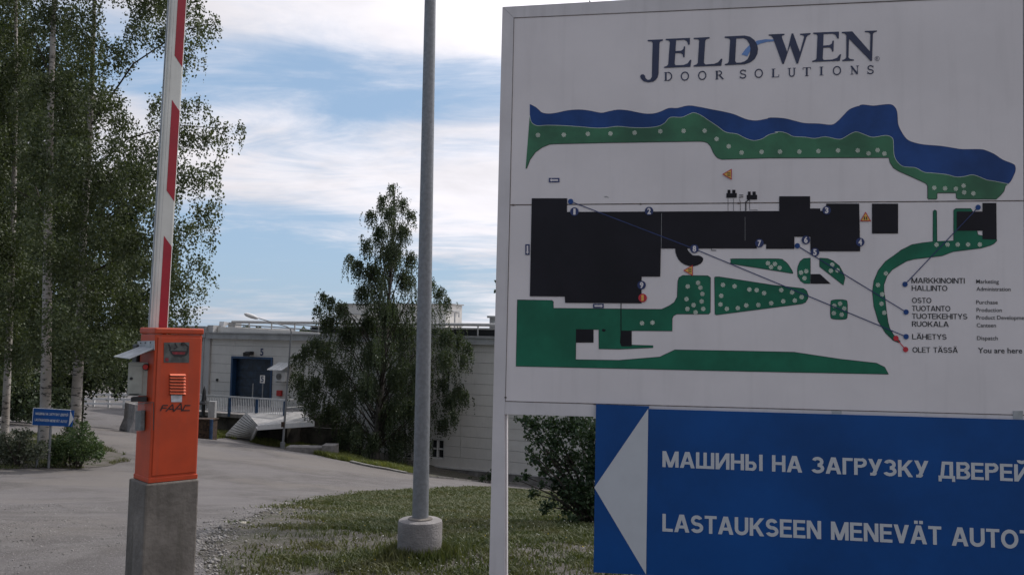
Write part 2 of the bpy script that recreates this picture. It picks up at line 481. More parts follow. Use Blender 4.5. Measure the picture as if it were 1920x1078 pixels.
mb = MB(); wbox(mb, b[0] - .1, a[0] + .12, a[1], a[1] + .12, -3.1, -1.4); mb.build('chimney_cap', m_cornice, o)
# loading door
mb = MB(); wbox(mb, ds0, ds1, dz0, dz1, -.5, -.38); dd = mb.build('loading_door', m_door, fac)
z = dz0 + .1; 
while z < dz1 - .2:
    mb = MB(); wbox(mb, ds0 + .12, ds1 - .12, z, min(z + .46, dz1 - .12), -.379, -.35); mb.build('door_section', m_door, dd); z += .5
mb = MB(); t = .14
wbox(mb, ds0, ds0 + t, dz0, dz1, -.34, .05); wbox(mb, ds1 - t, ds1, dz0, dz1, -.34, .05); wbox(mb, ds0 + t, ds1 - t, dz1 - t, dz1, -.34, .05)
mb.build('door_frame', m_bluef, fac)
for (a, b, c, d) in win:
    mb = MB(); wbox(mb, a, b, c, d, -.5, -.3); w = mb.build('window', m_wglass, fac); w['label'] = 'dark window with white frame and mullions'
    nc = max(2, round((b - a) / .45)); mb = MB()
    for i in range(nc + 1):
        x = a + (b - a - .07) * i / nc; wbox(mb, x, x + .07, c, d, -.29, -.05)
    for i in range(3):
        zz = c + (d - c - .07) * i / 2; wbox(mb, a, b, zz, zz + .07, -.285, -.06)
    mb.build('window_frame', m_white, w)
# pilaster and the recessed bay to the left
a0, a1 = WP(394, 700)[0], WP(377, 700)[0]
mb = MB(); wbox(mb, a0 + .02, a1 - .15, ZB, ZC - .3, -1, .12); mb.build('pilaster', m_panel2, fac)
mb = MB(); wbox(mb, a0 + .5, a0 + .56, ZB, ZC - .3, .122, .16); mb.build('downpipe', m_cornice, fac)
for i in range(14):
    mb = MB(); wbox(mb, a1 - .1, a1 + 3.5, ZB + i * .6 + .01, min(ZB + i * .6 + .59, ZC - .35), -1.2, -.9); 
    if ZB + i * .6 < ZC - .6: mb.build('wall_panel', m_panel, fac)
mb = MB(); wbox(mb, a0 + .36, a1 + 3.6, ZC - .3, ZC + .45, -9, .2); mb.build('cornice', m_cornice, fac)
mb = MB(); wbox(mb, a0 + .36, a1 + 3.5, ZB, ZC - .35, -9, -1.21); mb.build('hall_core', m_plinth, fac)
# number 5, lamp, things on the wall
BF = bpy.data.curves.new('probe', 'FONT').font
def text_mesh(body, bold=0.):
    c = bpy.data.curves.new('t', 'FONT'); c.body = body; c.offset = bold; c.resolution_u = 3
    o = bpy.data.objects.new('t', c); COL.objects.link(o)
    dg = bpy.context.evaluated_depsgraph_get(); me = bpy.data.meshes.new_from_object(o.evaluated_get(dg))
    v = [tuple(p.co) for p in me.vertices]; f = [tuple(p.vertices) for p in me.polygons]
    bpy.data.objects.remove(o); bpy.data.curves.remove(c); bpy.data.meshes.remove(me)
    return v, f
CAP = .729
def cap_h():
    v, f = text_mesh('H'); return max(p[1] for p in v)
CAP = cap_h()
def text_on(name, body, o, right, up, nrm, width, cap, m, parent, bold=.012, align='L', th=.0):
    """lettering scaled to a measured width and capital height"""
    v, f = text_mesh(body, bold)
    x0 = min(p[0] for p in v); x1 = max(p[0] for p in v)
    sx = width / (x1 - x0) if width else cap / CAP
    sy = cap / CAP
    dx = {'L': 0, 'C': -.5 * sx * (x1 - x0)}[align]
    vs = [o + right * ((p[0] - x0) * sx + dx) + up * (p[1] * sy) + nrm * .0 for p in v]
    mb = MB(); mb.add(vs, f); ob = mb.build(name, m, parent)
    ob['label'] = None if False else 'lettering reading ' + body.replace('\n', ' ')
    return ob
s5, z5 = WP(491, 666)
text_on('door_number', '5', wq(s5, z5, .02), -WD, UP, WN, None, .42, m_num, fac, .03, 'C')
a = WP(472, 662); mb = MB(); c = wq(a[0], a[1], .2)
mb.box(c, (.42, .3, .22), (WD, WN, UP)); mb.hexa([c + WN * .15 + WD * -.2 + UP * .1, c + WN * .15 + WD * .2 + UP * .1, c + WN * .15 + WD * .2 - UP * .1, c + WN * .15 + WD * -.2 - UP * .1],
       [c + WN * .35 + WD * -.25 + UP * .02, c + WN * .35 + WD * .25 + UP * .02, c + WN * .3 + WD * .25 - UP * .2, c + WN * .3 + WD * -.25 - UP * .2]); mb.build('door_lamp', m_black, fac)
a = WP(524, 737, .1); mb = MB(); wbox(mb, a[0] - .18, a[0] + .18, a[1] - .18, a[1] + .18, .01, .2); mb.build('alarm_box', m_red, fac, bevel=.02)
a = WP(408, 712); mb = MB(); wbox(mb, a[0] - .06, a[0] + .06, a[1] - .08, a[1] + .08, .01, .1); mb.build('wall_socket', m_black, fac)

# air conditioner with its own little roof
a = WP(525, 706, .5)
ac = empty('air_conditioner', wq(a[0], a[1] - .35, .3), 'white air conditioning unit under a small sheet roof beside loading door 5', 'air conditioner')
mb = MB(); wbox(mb, a[0] - .42, a[0] + .42, a[1] - .30, a[1] + .28, .12, .5); mb.build('housing', m_white, ac, bevel=.02)
mb = MB(); c = wq(a[0] + .08, a[1], .505); mb.tube([c, c + WN * .03], .21, 20); fn = mb.build('fan_grille', m_cornice, ac)
for rr in (.17, .11, .05):
    mb = MB(); q = [c + WN * .04 + (WD * math.cos(t) + UP * math.sin(t)) * rr for t in np.linspace(0, 2 * math.pi, 17)]; mb.tube(q, .01, 4); mb.build('grille_ring', m_black, fn)
mb = MB(); 
for q in (-.3, .3): wbox(mb, a[0] + q - .03, a[0] + q + .03, a[1] - .36, a[1] - .31, .01, .5)
mb.build('bracket', m_cornice, ac)
mb = MB(); q0 = wq(a[0] - .72, a[1] + .78, .0); 
A_ = [wq(a[0] - .60, a[1] + .85, .01), wq(a[0] + .50, a[1] + .85, .01), wq(a[0] + .66, a[1] + .40, .95), wq(a[0] - .50, a[1] + .40, .95)]
mb.hexa(A_, [p + UP * .04 for p in A_]); mb.build('sheet_roof', m_white, ac)
for k in range(5):
    mb = MB(); u = k / 4; mb.tube([A_[1].lerp(A_[0], u) + UP * .05, A_[2].lerp(A_[3], u) + UP * .05], .015, 4); mb.build('roof_seam', m_white, ac)

# ------------------------------------------------------------------ loading bridge with railing
OFF = 5.0
bs0, bzb = WP(536, 777, OFF); bs1, bzt = WP(340, 743, OFF)
bzt = WP(460, 744, OFF)[1]; bzb = WP(460, 776, OFF)[1]
br = empty('loading_bridge', wq((bs0 + bs1) / 2, -5, OFF), 'concrete loading bridge with white barred railing in front of door 5', 'loading bridge')
m_brw = mat('shade_darkened_concrete', (.075, .066, .055), .95, var=.35, vs=1.2, stain=.5, bump=.3)  # brown stained concrete, base colour darkened to give the shade under the canopy
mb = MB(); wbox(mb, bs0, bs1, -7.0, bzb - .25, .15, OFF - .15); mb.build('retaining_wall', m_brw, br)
mb = MB(); wbox(mb, bs0 - .1, bs1, bzb - .25, bzb - .04, .15, OFF + .05); mb.build('deck_slab', m_concl, br)
ns = int((bs1 - bs0) / 1.75)
m_rail = mat('white_rail_paint', (.55, .56, .58), .5, var=.08)
mb = MB(); wbox(mb, bs0, bs1, bzt - .09, bzt, OFF - .06, OFF); mb.build('top_rail', m_rail, br)
mb = MB(); wbox(mb, bs0, bs1, bzb + .06, bzb + .12, OFF - .05, OFF); mb.build('bottom_rail', m_rail, br)
s = bs0 + .05; k = 0
bar_me = None
while s < bs1 - .05:
    if k % 16 == 0:
        mb = MB(); wbox(mb, s - .07, s + .07, bzb - .2, bzt - .1, OFF + .005, OFF + .10); mb.build('railing_post', m_bluef, br)
    mb = MB(); wbox(mb, s + .03, s + .07, bzb + .12, bzt - .09, OFF - .04, OFF - .01); mb.build('railing_bar', m_rail, br)
    s += .125; k += 1
# end railing towards the wall at the right end
mb = MB()
for z in (bzt - .04, bzb + .5): mb.tube([wq(bs0, z, OFF), wq(bs0, z, .3)], .03, 6)
for o_ in np.arange(.6, OFF, .55): mb.tube([wq(bs0, bzb, o_), wq(bs0, bzt, o_)], .02, 5)
mb.build('end_railing', m_cornice, br)
# black pointed post and the wire fence to the left
a = G(382, 800); q = P(382, 757, 50.5); 
bp_ = empty('pointed_post', (q.x, q.y, q.z), 'small black pointed post standing beside the orange barrier cabinet in the distance', 'post')
mb = MB(); mb.lathe(q, [(.42, 0), (.38, .08), (.18, .16), (.13, .3), (.10, .75), (.03, .98), (.005, 1.05)], 10); mb.build('cone', m_black, bp_, True)
mb = MB(); mb.lathe(q, [(.1, -2.2), (.1, -.002)], 8); mb.build('stem', m_black, bp_, True)

# sign post "5" in front of the door
a = WP(493, 711, 3.0)
sp5 = empty('door_sign', wq(a[0], bzb - .04, 3.0), 'small white sign reading 5 on a thin post in front of the loading door', 'sign')
mb = MB(); mb.tube([wq(a[0], bzb - .04, 3.0), wq(a[0], a[1] + .2, 3.0)], .03, 6); mb.build('post', m_galv, sp5)
mb = MB(); wbox(mb, a[0] - .17, a[0] + .17, a[1] - .22, a[1] + .24, 3.035, 3.06); pn = mb.build('panel', m_white, sp5)
text_on('digit', '5', wq(a[0], a[1] - .15, 3.066), -WD, UP, WN, None, .33, m_num, pn, .02, 'C')
a = WP(474, 725, 3.2); pt = MB().tube([wq(a[0], bzb - .04, 3.2), wq(a[0], a[1] + .2, 3.2)], .035, 6).build('thin_post', m_galv)
tag(pt, 'thin bare grey post left of the small 5 sign on the loading bridge', 'post')

# ------------------------------------------------------------------ canopy over the basement stairs
cn = empty('stair_canopy', P(490, 815, 46.5), 'pale slatted canopy with sloping end over a basement stair below the loading bridge', 'canopy')
A = P(462.6, 774, 49.0); B = P(483.4, 797, 46.4); E_ = G(472, 826) + Vector((0, 0, .06)); F_ = G(421, 820) + Vector((0, 0, .06))
C_ = P(590, 789.5, 46.0); D_ = P(565, 771.5, 48.6)
m_can = mat('canopy_sheet', (.40, .385, .37), .6, var=.12, vs=1.5, stain=.35)
dn = UP * -.22
mb = MB(); mb.hexa([A, B, C_, D_], [A + dn, B + dn, C_ + dn, D_ + dn]); mb.build('flat_roof', m_can, cn)
nn = 11
for i in range(nn):
    a, b = (i + .04) / nn, (i + .9) / nn
    q = [A.lerp(F_, a), B.lerp(E_, a), B.lerp(E_, b), A.lerp(F_, b)]; n_ = Vector((-.35, -.35, .8)) * .06
    mb = MB(); mb.hexa([p for p in q], [p + n_ for p in q]); mb.build('cladding_board', m_can, cn)
mb = MB(); q = [A + dn * .3, B + dn * .3, E_ + dn * .3, F_ + dn * .3]; mb.hexa(q, [p + dn * .4 for p in q]); mb.build('under_sheet', m_roof, cn)
mb = MB(); mb.tube([B + dn * .5 + Vector((0, -.06, 0)), E_ + dn * .2 + Vector((0, -.06, 0))], .09, 4); mb.build('end_trim', m_white, cn)
mb = MB(); mb.box((B + C_) / 2 + dn * .6 + Vector((0, -.04, 0)), ((C_ - B).length, .05, .26), ((C_ - B).normalized(), Vector((0, 1, 0)), UP)); mb.build('fascia', m_white, cn)
a = P(475, 800, 50.2); b = P(680, 812, 48.2)
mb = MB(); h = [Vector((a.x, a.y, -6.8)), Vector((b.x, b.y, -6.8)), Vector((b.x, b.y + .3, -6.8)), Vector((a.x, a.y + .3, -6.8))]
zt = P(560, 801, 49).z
mb.hexa(h, [Vector((p.x, p.y, zt)) for p in h]); rw = mb.build('basement_wall', m_brw); tag(rw, 'stained concrete basement wall coloured dark for the shade under the slatted canopy', 'wall')
for (x0, x1, y0, y1, d, lab) in ((534, 606, 838, 847, 43.6, 'long low pale concrete slab below the street lamp'), (602, 627, 835, 852, 43.2, 'short pale concrete block at the end of the low slab'), ):
    a = P(x0, y0, d); b = P(x1, y1, d); mb = MB(); mb.box(((a.x + b.x) / 2, d + .6, (a.z + b.z) / 2 - .3), (b.x - a.x, .9, a.z - b.z + .6)); 
    o = mb.build('concrete_slab', m_concl, bevel=.03); tag(o, lab, 'concrete slab')
# gate posts and rusty box left of the canopy
a = P(397, 800, 46.4); mb = MB(); z0 = gz(a.x, a.y) - .2
mb.box((a.x, a.y, (z0 + P(397, 752, 46.4).z) / 2), (.35, .3, P(397, 752, 46.4).z - z0)); o = mb.build('bridge_pier', m_cornice); tag(o, 'grey square post at the left end of the loading bridge', 'post')
a = P(380, 790, 45.6); z0 = gz(a.x, a.y) - .2; z1 = P(380, 786, 45.6).z
mb = MB(); mb.box((a.x, a.y, (z0 + z1) / 2), (1.3, .8, z1 - z0)); mb.box((a.x, a.y, z1 + .03), (1.4, .9, .06))
o = mb.build('skip_box', m_rust); tag(o, 'low rust brown box behind the orange barrier cabinet', 'box')
a = P(396, 800, 45.0); z0 = gz(a.x, a.y) - .1; z1 = P(396, 786, 45).z
o = MB().tube([(a.x, a.y, z0), (a.x, a.y, z1)], .09, 10).build('blue_bollard', m_bluef); tag(o, 'short blue bollard at the road edge left of the canopy', 'bollard')

# ------------------------------------------------------------------ far street lamp
b = G(530, 838); b = P(530, 833, min(b.y, 45.5)); b.z = gz(b.x, b.y); y = b.y
top = P(546, 622, y); st = empty('street_lamp', b, 'tall thin street lamp with one long arm in front of the factory', 'street lamp')
mb = MB(); mb.tube([b, b.lerp(top, .5), top], [.065, .05, .04], 10); mb.build('post', m_galv, st, True)
e1 = P(537, 612, y); e2 = P(480, 595, y - .6)
mb = MB(); mb.tube([top, P(544.5, 616, y), e1, P(510, 604, y - .3), e2], [.04, .035, .03, .026, .024], 8); mb.build('arm', m_galv, st, True)
h0 = P(484, 597, y - .6); h1 = P(458, 588, y - .8); dh = (h1 - h0)
mb = MB(); mb.tube([h0, h0 + dh * .15, h0 + dh * .5, h0 + dh * .85, h1], [.04, .09, .12, .10, .04], 12); mb.build('lamp_head', m_white, st, True)
q0 = P(531, 795, y); mb = MB(); mb.tube([q0 + Vector((0, 0, -.15)), q0 + Vector((0, 0, .12))], .11, 8); mb.build('clamp_box', m_rust, st)
mb = MB(); mb.tube([b + Vector((0, 0, -.1)), b + Vector((0, 0, .35))], .13, 10); mb.build('base_sleeve', m_galv, st)

# ------------------------------------------------------------------ kerb along the far road edge
m_kerb = mat('kerb_stone', (.20, .19, .175), .9, var=.15, vs=4, bump=.3, stain=.3)
kb = empty('kerb', (fe[4][0], fe[4][1], HT(*fe[4])), 'pale kerb stones along the far edge of the road below the weeping birch'); kb['kind'] = 'structure'
kp = gl([(655, 867.5), (700, 877.2), (760, 888.2), (850, 899.2), (925, 904.3), (1100, 908.3)])
acc = []
for p, q in zip(kp, kp[1:]):
    p, q = Vector(p), Vector(q); k = max(1, round((q - p).length / 1.0))
    for i in range(k): acc.append((p.lerp(q, i / k), p.lerp(q, (i + 1) / k)))
for p, q in acc:
    d = (q - p); n2 = Vector((-d.y, d.x)).normalized(); L_ = d.length; c = (p + q) / 2
    ax = (Vector((q.x, q.y, gz(q.x, q.y))) - Vector((p.x, p.y, gz(p.x, p.y)))).normalized()
    sd_ = Vector((n2.x, n2.y, 0)); 
    mb = MB(); mb.box((c.x + n2.x * .07, c.y + n2.y * .07, gz(c.x, c.y) + random.uniform(-.01, .02)), (L_ * .97, .15, .16), (ax, sd_, ax.cross(sd_))); mb.build('kerb_stone', m_kerb, kb)
# ------------------------------------------------------------------ barrier gate
def frame_at(yaw):
    """front normal turned by yaw from -Y towards +X; returns (right, back, up)"""
    n = Vector((math.sin(yaw), -math.cos(yaw), 0)); r = Vector((math.cos(yaw), math.sin(yaw), 0)); return r, -n, UP
m_or = mat('orange_red_enamel', (.47, .050, .008), .5, var=.07, vs=5, streak=.16)
m_orl = mat('louvre_highlight_orange', (.72, .16, .08), .4, var=.05)  # cabinet orange made lighter, the highlights on the louvres are in this colour
m_lid = mat('sheet_metal', (.40, .41, .42), .45, metal=.3, var=.15, vs=12, stain=.3)
m_cab = mat('grey_green_steel', (.36, .37, .33), .6, var=.1, vs=8, stain=.2)
m_sticker = mat('grey_sticker', (.085, .09, .085), .5, var=.25, vs=20)
m_stred = mat('faded_red_print', (.20, .012, .02), .5, var=.2, vs=30)
m_ink = mat('black_print', (.012, .012, .014), .5, var=.1)
DC = 5.9
YAW = RAD(43)
r_, b_, _ = frame_at(YAW)
# front vertical corner between left side and front face is at px 290
cor = P(278.5, 905, DC); zc_ = cor.z
BW, BD = .335, .275
HC = P(290, 614, DC).z - zc_
fo = Vector((cor.x, cor.y, 0))                 # front left corner on plan
gate = empty('barrier_gate', (fo.x, fo.y, 0), 'orange red car park barrier cabinet on a concrete plinth with its striped arm raised', 'barrier gate')
def bx(u0, u1, v0, v1, z0, z1, mb=None):
    mb = mb or MB(); return mb.box(fo + r_ * (u0 + u1) / 2 + b_ * (v0 + v1) / 2 + UP * (z0 + z1) / 2, (abs(u1 - u0), abs(v1 - v0), abs(z1 - z0)), (r_, b_, UP))
bx(-.025, BW + .01, -.02, BD + .03, -.15, zc_ - .004).build('concrete_plinth', m_conc, gate, bevel=.012)
Z0, Z1 = zc_, zc_ + HC
cab = bx(0, BW, 0, BD, Z0, Z1 - .045).build('cabinet', m_or, gate, bevel=.008)
bx(-.006, BW + .006, -.012, BD + .01, Z1 - .043, Z1).build('lid', m_or, cab, bevel=.01)
bx(-.004, BW + .004, -.007, BD + .004, Z0 - .002, Z0 + .03).build('base_flange', m_or, cab, bevel=.003)
dr = bx(.018, BW - .012, -.008, -.001, Z0 + .045, Z1 - .065).build('front_door', m_or, cab, bevel=.004)
c = fo + r_ * .19 - b_ * .009 + UP * (Z1 - .075)
MB().tube([c - UP * .035, c - UP * .035 - b_ * .012], .012, 12).build('lock', m_black, dr)
def fz(py): return P(330, py, DC - .0).z
def fu(px):  # position along the front face
    rr = ray(px, 700); n = -b_; t = (fo + n * .01 - Vector((0, 0, 0)) - Vector((CAM.x, CAM.y, 0))).dot(n) / Vector((rr.x, rr.y, 0)).dot(n)
    return (Vector((rr.x, rr.y, 0)) * t - fo).dot(r_)
def FP(px, py, off=.012):
    """point of the front face under a pixel"""
    rr = ray(px, py); n = -b_; t = (fo + n * off - CAM).dot(n) / rr.dot(n); return CAM + rr * t
def facepoly(name, pts, m, parent, off, th=.0015, pf=FP):
    q = [pf(x, y, off) for x, y in pts]; q2 = [pf(x, y, off - th) for x, y in pts]
    tri = tessellate_polygon([[(x, y, 0) for x, y in pts]])
    n = len(q); mb = MB(); fs = [tuple(t) for t in tri] + [(i, (i + 1) % n, n + (i + 1) % n, n + i) for i in range(n)]
    mb.add(q + q2, fs); return mb.build(name, m, parent)
# worn sticker
stk = facepoly('sticker', [(307.5, 642), (355, 641.5), (354.5, 680), (307, 679.5)], m_sticker, dr, .011)
def stroke(pts, w, m, parent, off, name='print', pf=FP):
    """ribbon of constant width through pixel points"""
    L_, R2 = [], []
    for i, (x, y) in enumerate(pts):
        a = pts[max(0, i - 1)]; b = pts[min(len(pts) - 1, i + 1)]; dx, dy = b[0] - a[0], b[1] - a[1]; l = math.hypot(dx, dy) or 1
        ww = w[i] if isinstance(w, (list, tuple)) else w
        nx, ny = -dy / l * ww / 2, dx / l * ww / 2; L_.append((x + nx, y + ny)); R2.append((x - nx, y - ny))
    mb = MB(); n = len(pts); mb.add([pf(x, y, off) for x, y in L_ + R2], [(i, i + 1, n + i + 1, n + i) for i in range(n - 1)]); return mb.build(name, m, parent)
facepoly('print', [(319, 657), (354, 658), (350, 666), (340, 669.5), (328, 668), (321, 663)], m_ink, stk, .0135, .0005)
facepoly('print', [(322, 659.5), (348, 660), (346, 664.5), (324, 664)], m_stred, stk, .0145, .0005)
stroke([(316, 645), (320, 653), (318, 657)], 2.6, m_ink, stk, .0135); stroke([(328, 643), (332, 651), (326, 654)], 2.4, m_ink, stk, .0135); stroke([(345, 643), (353, 650), (352, 658)], 2.6, m_ink, stk, .0135)
facepoly('print', [(310, 671), (316, 671), (316, 677), (310, 677)], m_stred, stk, .0135, .0005)
# louvres
for i in range(7):
    y0 = 700.5 + i * 5.75; 
    a = FP(318, y0, .01); b = FP(347, y0 + .3, .01); hz = .012
    mb = MB(); n = -b_
    mb.hexa([a, a + n * .003, a + n * .02 - UP * hz, a - UP * hz * 1.0], [b, b + n * .003, b + n * .02 - UP * hz, b - UP * hz]); mb.build('louvre', m_orl, dr)
    mb = MB(); a2 = a - UP * .0135; b2 = b - UP * .0135; mb.hexa([a2 + n * .0, a2 + n * .002, a2 + n * .002 - UP * .006, a2 - UP * .006], [b2, b2 + n * .002, b2 + n * .002 - UP * .006, b2 - UP * .006]); mb.build('louvre_slot', m_black, dr)
m_lbl = mat('silver_label', (.50, .52, .56), .4, var=.1, vs=30)
lb = facepoly('rating_label', [(320.5, 740.5), (341.5, 740.5), (341, 753.5), (321, 753.5)], m_lbl, dr, .0115)
for y in (743.5, 746.5): stroke([(324, y), (337, y)], .6, m_cornice, lb, .0125)
# maker's lettering, slanted strokes
def ltr(segs, w=2.0):
    for s_ in segs: stroke(s_, w, m_ink, lt, .0125)
lt = stroke([(301, 770), (305, 760.5)], 2.0, m_ink, dr, .0125, 'lettering'); lt['label'] = 'slanted lettering reading FAAC'
ltr([[(304.5, 759.8), (315, 759.8)], [(303, 764.6), (312.5, 764.6)],
     [(311, 771), (324, 757.5)], [(324, 757.5), (325.5, 771)], [(317, 766.5), (325, 766.5)],
     [(326, 771), (339.5, 755.5)], [(339.5, 755.5), (341, 771)], [(332, 766), (340.5, 766)],
     [(357, 759.8), (347, 759.8)], [(347.6, 759.2), (342.5, 769.5)], [(342.5, 769.2), (356, 769.2)]])
for y in (912,): pass
# ---- left side: hood, key box, card reader with clear cover
def SP(px, py, off=.0):
    """point of the left side face under a pixel"""
    rr = ray(px, py); n = -r_; t = (fo + n * off - CAM).dot(n) / rr.dot(n); return CAM + rr * t
hs = [SP(258.5, 639.5, .003), SP(290, 638.5, .003), SP(290, 656, .003), SP(259, 665, .003)]
n = -r_
mb = MB(); mb.hexa(hs, [p + n * .003 for p in hs]); hb = mb.build('hood_bracket', m_lid, cab)
for px, py in ((264, 643), (273, 642.5), (282.5, 642)):
    q = SP(px, py, .006); MB().tube([q, q + n * .004], .005, 8).build('rivet', m_black, hb)
q = [SP(258, 655, .004), SP(288, 651, .004)]
e = [P(213, 668.5, DC - .03), P(246, 672, DC - .10)]
a0_, a1_ = SP(259, 656, .004), SP(259, 664.5, .004)
mb = MB(); s0_ = SP(262, 655.5, .004); s1_ = SP(289, 655, .004)
lo = [P(213, 669, DC + .05), P(243, 673, DC - .12)]
hd = [s0_ + UP * .02, s1_ + UP * .005, lo[1], lo[0]]
mb.hexa(hd, [p + UP * .004 for p in hd]); mb.build('rain_hood', m_lid, cab)
# key box, seen square on to the left of the cabinet
kr = Vector((math.cos(RAD(14)), math.sin(RAD(14)), 0)); kb_ = Vector((-kr.y, kr.x, 0))
k0 = P(238, 742, DC + .05); k1 = P(283.5, 680, DC + .05)
kw = (k1 - k0).dot(kr); kh = k1.z - k0.z
mb = MB(); mb.box(k0 + kr * kw / 2 + kb_ * .06 + UP * kh / 2, (kw, .12, kh), (kr, kb_, UP)); kbx = mb.build('key_box', m_cab, cab, bevel=.005)
mb = MB(); mb.box(k0 + kr * (kw * .33) - kb_ * .003 + UP * (kh * .47), (kw * .6, .006, kh * .84), (kr, kb_, UP)); mb.build('key_box_door', m_cab, kbx, bevel=.002)
q = P(272, 688, DC) ; q = k0 + kr * (kw * .76) + UP * (kh * .87) - kb_ * .001
MB().tube([q, q - kb_ * .012], .024, 16).build('knob_ring', m_black, kbx)
MB().tube([q - kb_ * .012, q - kb_ * .035], .017, 16).build('stop_knob', m_red, kbx)
q = k0 + kr * (kw * .16) + UP * (kh * .52) - kb_ * .007
MB().tube([q, q - kb_ * .006], .010, 12).build('keyhole', m_black, kbx)
q = k0 + kr * (kw * .3) + UP * (kh * .055) - kb_ * .007
mb = MB(); mb.box(q, (kw * .4, .002, .006), (kr, kb_, UP)); mb.build('name_strip', m_ink, kbx)
mb = MB(); q = P(262, 748, DC + .05); mb.box(q, (.10, .08, .03), (kr, kb_, UP)); mb.build('cable_gland', m_black, cab)
# card reader under clear plastic cover
rd = [SP(262, 770, .003), SP(273, 769, .003), SP(272, 806, .003), SP(261, 807, .003)]
mb = MB(); mb.hexa(rd, [p + n * .03 for p in rd]); mb.build('card_reader', m_sticker, cab, bevel=.003)
m_clear = bpy.data.materials.new('clear_plastic'); m_clear.use_nodes = True
t_ = m_clear.node_tree; bs_ = t_.nodes['Principled BSDF']; bs_.inputs['Base Color'].default_value = (.8, .82, .84, 1); bs_.inputs['Roughness'].default_value = .25
bs_.inputs['Alpha'].default_value = .05; bs_.inputs['Specular IOR Level'].default_value = .6
cv_ = [SP(258, 757, .01), SP(288, 754, .01), SP(287, 806, .01), SP(255, 812, .01)]
mb = MB(); mb.hexa([p + n * .06 for p in cv_], [p + n * .063 for p in cv_])
mb.hexa([cv_[0], cv_[1], cv_[1] + n * .06, cv_[0] + n * .06], [p - UP * .003 for p in [cv_[0], cv_[1], cv_[1] + n * .06, cv_[0] + n * .06]])
mb.build('clear_cover', m_clear, cab)
ring = [SP(257, 757, .012), SP(288, 754, .012), SP(288, 806, .012)]
MB().tube(ring, .003, 5).build('cover_gasket', m_black, cab)

# ---- raised arm
DA = 6.20
AY = RAD(36); ar, ab, _ = frame_at(AY)
# front-face left edge px: 286 at y=600 ; 325-15 ...
bot = P(285.5, 605, DA); tp = P(321.5, 0, DA)
# axis of the arm (front left edge)
axd = (tp - bot).normalized()
a_r = (ar - axd * ar.dot(axd)).normalized(); a_b = axd.cross(a_r) * -1
if a_b.dot(ab) < 0: a_b = -a_b
o_b = bot - axd * .35; LEN = 4.4
AWd, ADp = .112, .075
m_armw = mat('arm_white_enamel', (.62, .62, .58), .45, var=.05, vs=3, streak=.12)
m_armr = mat('arm_red_film', (.33, .008, .022), .4, var=.08, vs=5)
def abx(u0, u1, v0, v1, l0, l1, mb=None):
    mb = mb or MB(); return mb.box(o_b + a_r * (u0 + u1) / 2 + a_b * (v0 + v1) / 2 + axd * (l0 + l1) / 2, (abs(u1 - u0), abs(v1 - v0), abs(l1 - l0)), (a_r, a_b, axd))
arm = abx(0, AWd, 0, ADp, 0, LEN).build('barrier_arm', m_armw, gate, bevel=.012)
abx(-.010, -.0005, .012, .03, .1, LEN - .02).build('side_channel', m_armw, arm)
abx(-.004, -.0005, .034, .037, .1, LEN - .02).build('seam_strip', m_black, arm)
abx(-.012, -.0005, .045, .066, .1, LEN - .02).build('side_channel', m_lid, arm)
abx(.022, .0235, -.0012, -.0002, .1, LEN - .02).build('seam_strip', m_lid, arm)
def alen(px, py):
    """distance along the arm of a pixel on the arm's front face"""
    rr = ray(px, py); nn_ = -a_b; t = (o_b - CAM).dot(nn_) / rr.dot(nn_); q = CAM + rr * t - o_b
    return q.dot(axd), q.dot(a_r)
per = alen(310, 186)[0] - alen(300, 442)[0]
s_top = alen(305, 442)[0]; 
u0_, u1_ = .045, .104; sl_ = .075
ln = alen(303, 186)[0] - alen(310, 378)[0]
for k in range(-1, 5):
    t1 = s_top + per * k; t0 = t1 - ln
    if t1 < .2: continue
    t0 = max(t0, .12); t1 = min(t1, LEN - .05)
    if t1 - t0 < .1: continue
    q = [(u0_, t0 + (sl_ if t0 > .13 else 0)), (u1_, t0), (u1_, t1 - sl_), (u0_, t1)]
    v = [o_b + a_r * u + axd * l - a_b * .0022 for u, l in q]; mb = MB(); mb.hexa(v, [p + a_b * .002 for p in v]); mb.build('red_stripe', m_armr, arm)
for k in range(22):
    l = .25 + k * .19; q = o_b + axd * l - a_r * .011 + a_b * (.021 if k % 2 else .055)
    MB().tube([q + a_r * .004, q - a_r * .003], .0045, 6).build('rivet', m_lid, arm)
bx(-.02, .16, BD + .01, BD + .10, Z1 - .35, Z1 - .12).build('arm_mount', m_black, gate, bevel=.01)

# ------------------------------------------------------------------ near lamp post
lb_ = P(787, 1018, 8.2); lx, ly = lb_.x, lb_.y
g0 = gz(lx, ly)
lp = empty('lamp_post', (lx, ly, g0), 'thick grey galvanised steel pole in a round concrete foot on the grass', 'lamp post')
ztop = P(787, 973, ly).z
rr_ = 41 / 1600 * ly
MB().lathe((lx, ly, 0), [(rr_ * .985, g0 - .3), (rr_, ztop - .03), (rr_ * .97, ztop - .008), (rr_ * .90, ztop), (.09, ztop + .002)], 40).build('concrete_foot', m_concl, lp, True)
zT = P(805, -260, ly).z
lean = (P(806, 0, ly).x - P(787.5, 966, ly).x) / (P(806, 0, ly).z - P(787.5, 966, ly).z)
mb = MB(); mb.tube([(lx, ly, ztop - .1), (lx + lean * (zT - ztop), ly, zT), (lx + lean * (7.5 - ztop), ly, 7.5)], [15.2 / 1600 * ly, 9.6 / 1600 * ly, .045], 32); mb.build('pole', m_galv, lp, True)
MB().lathe((lx, ly, 0), [(.115, ztop + .001), (.115, ztop + .012), (.09, ztop + .02)], 32).build('collar', m_conc, lp, True)
mb = MB(); q = Vector((lx + lean * 5.5, ly, 7.45)); mb.tube([q, q + Vector((-.2, -.1, .35)), q + Vector((-1.2, -.5, .6))], [.04, .035, .03], 10); mb.build('arm', m_galv, lp, True)
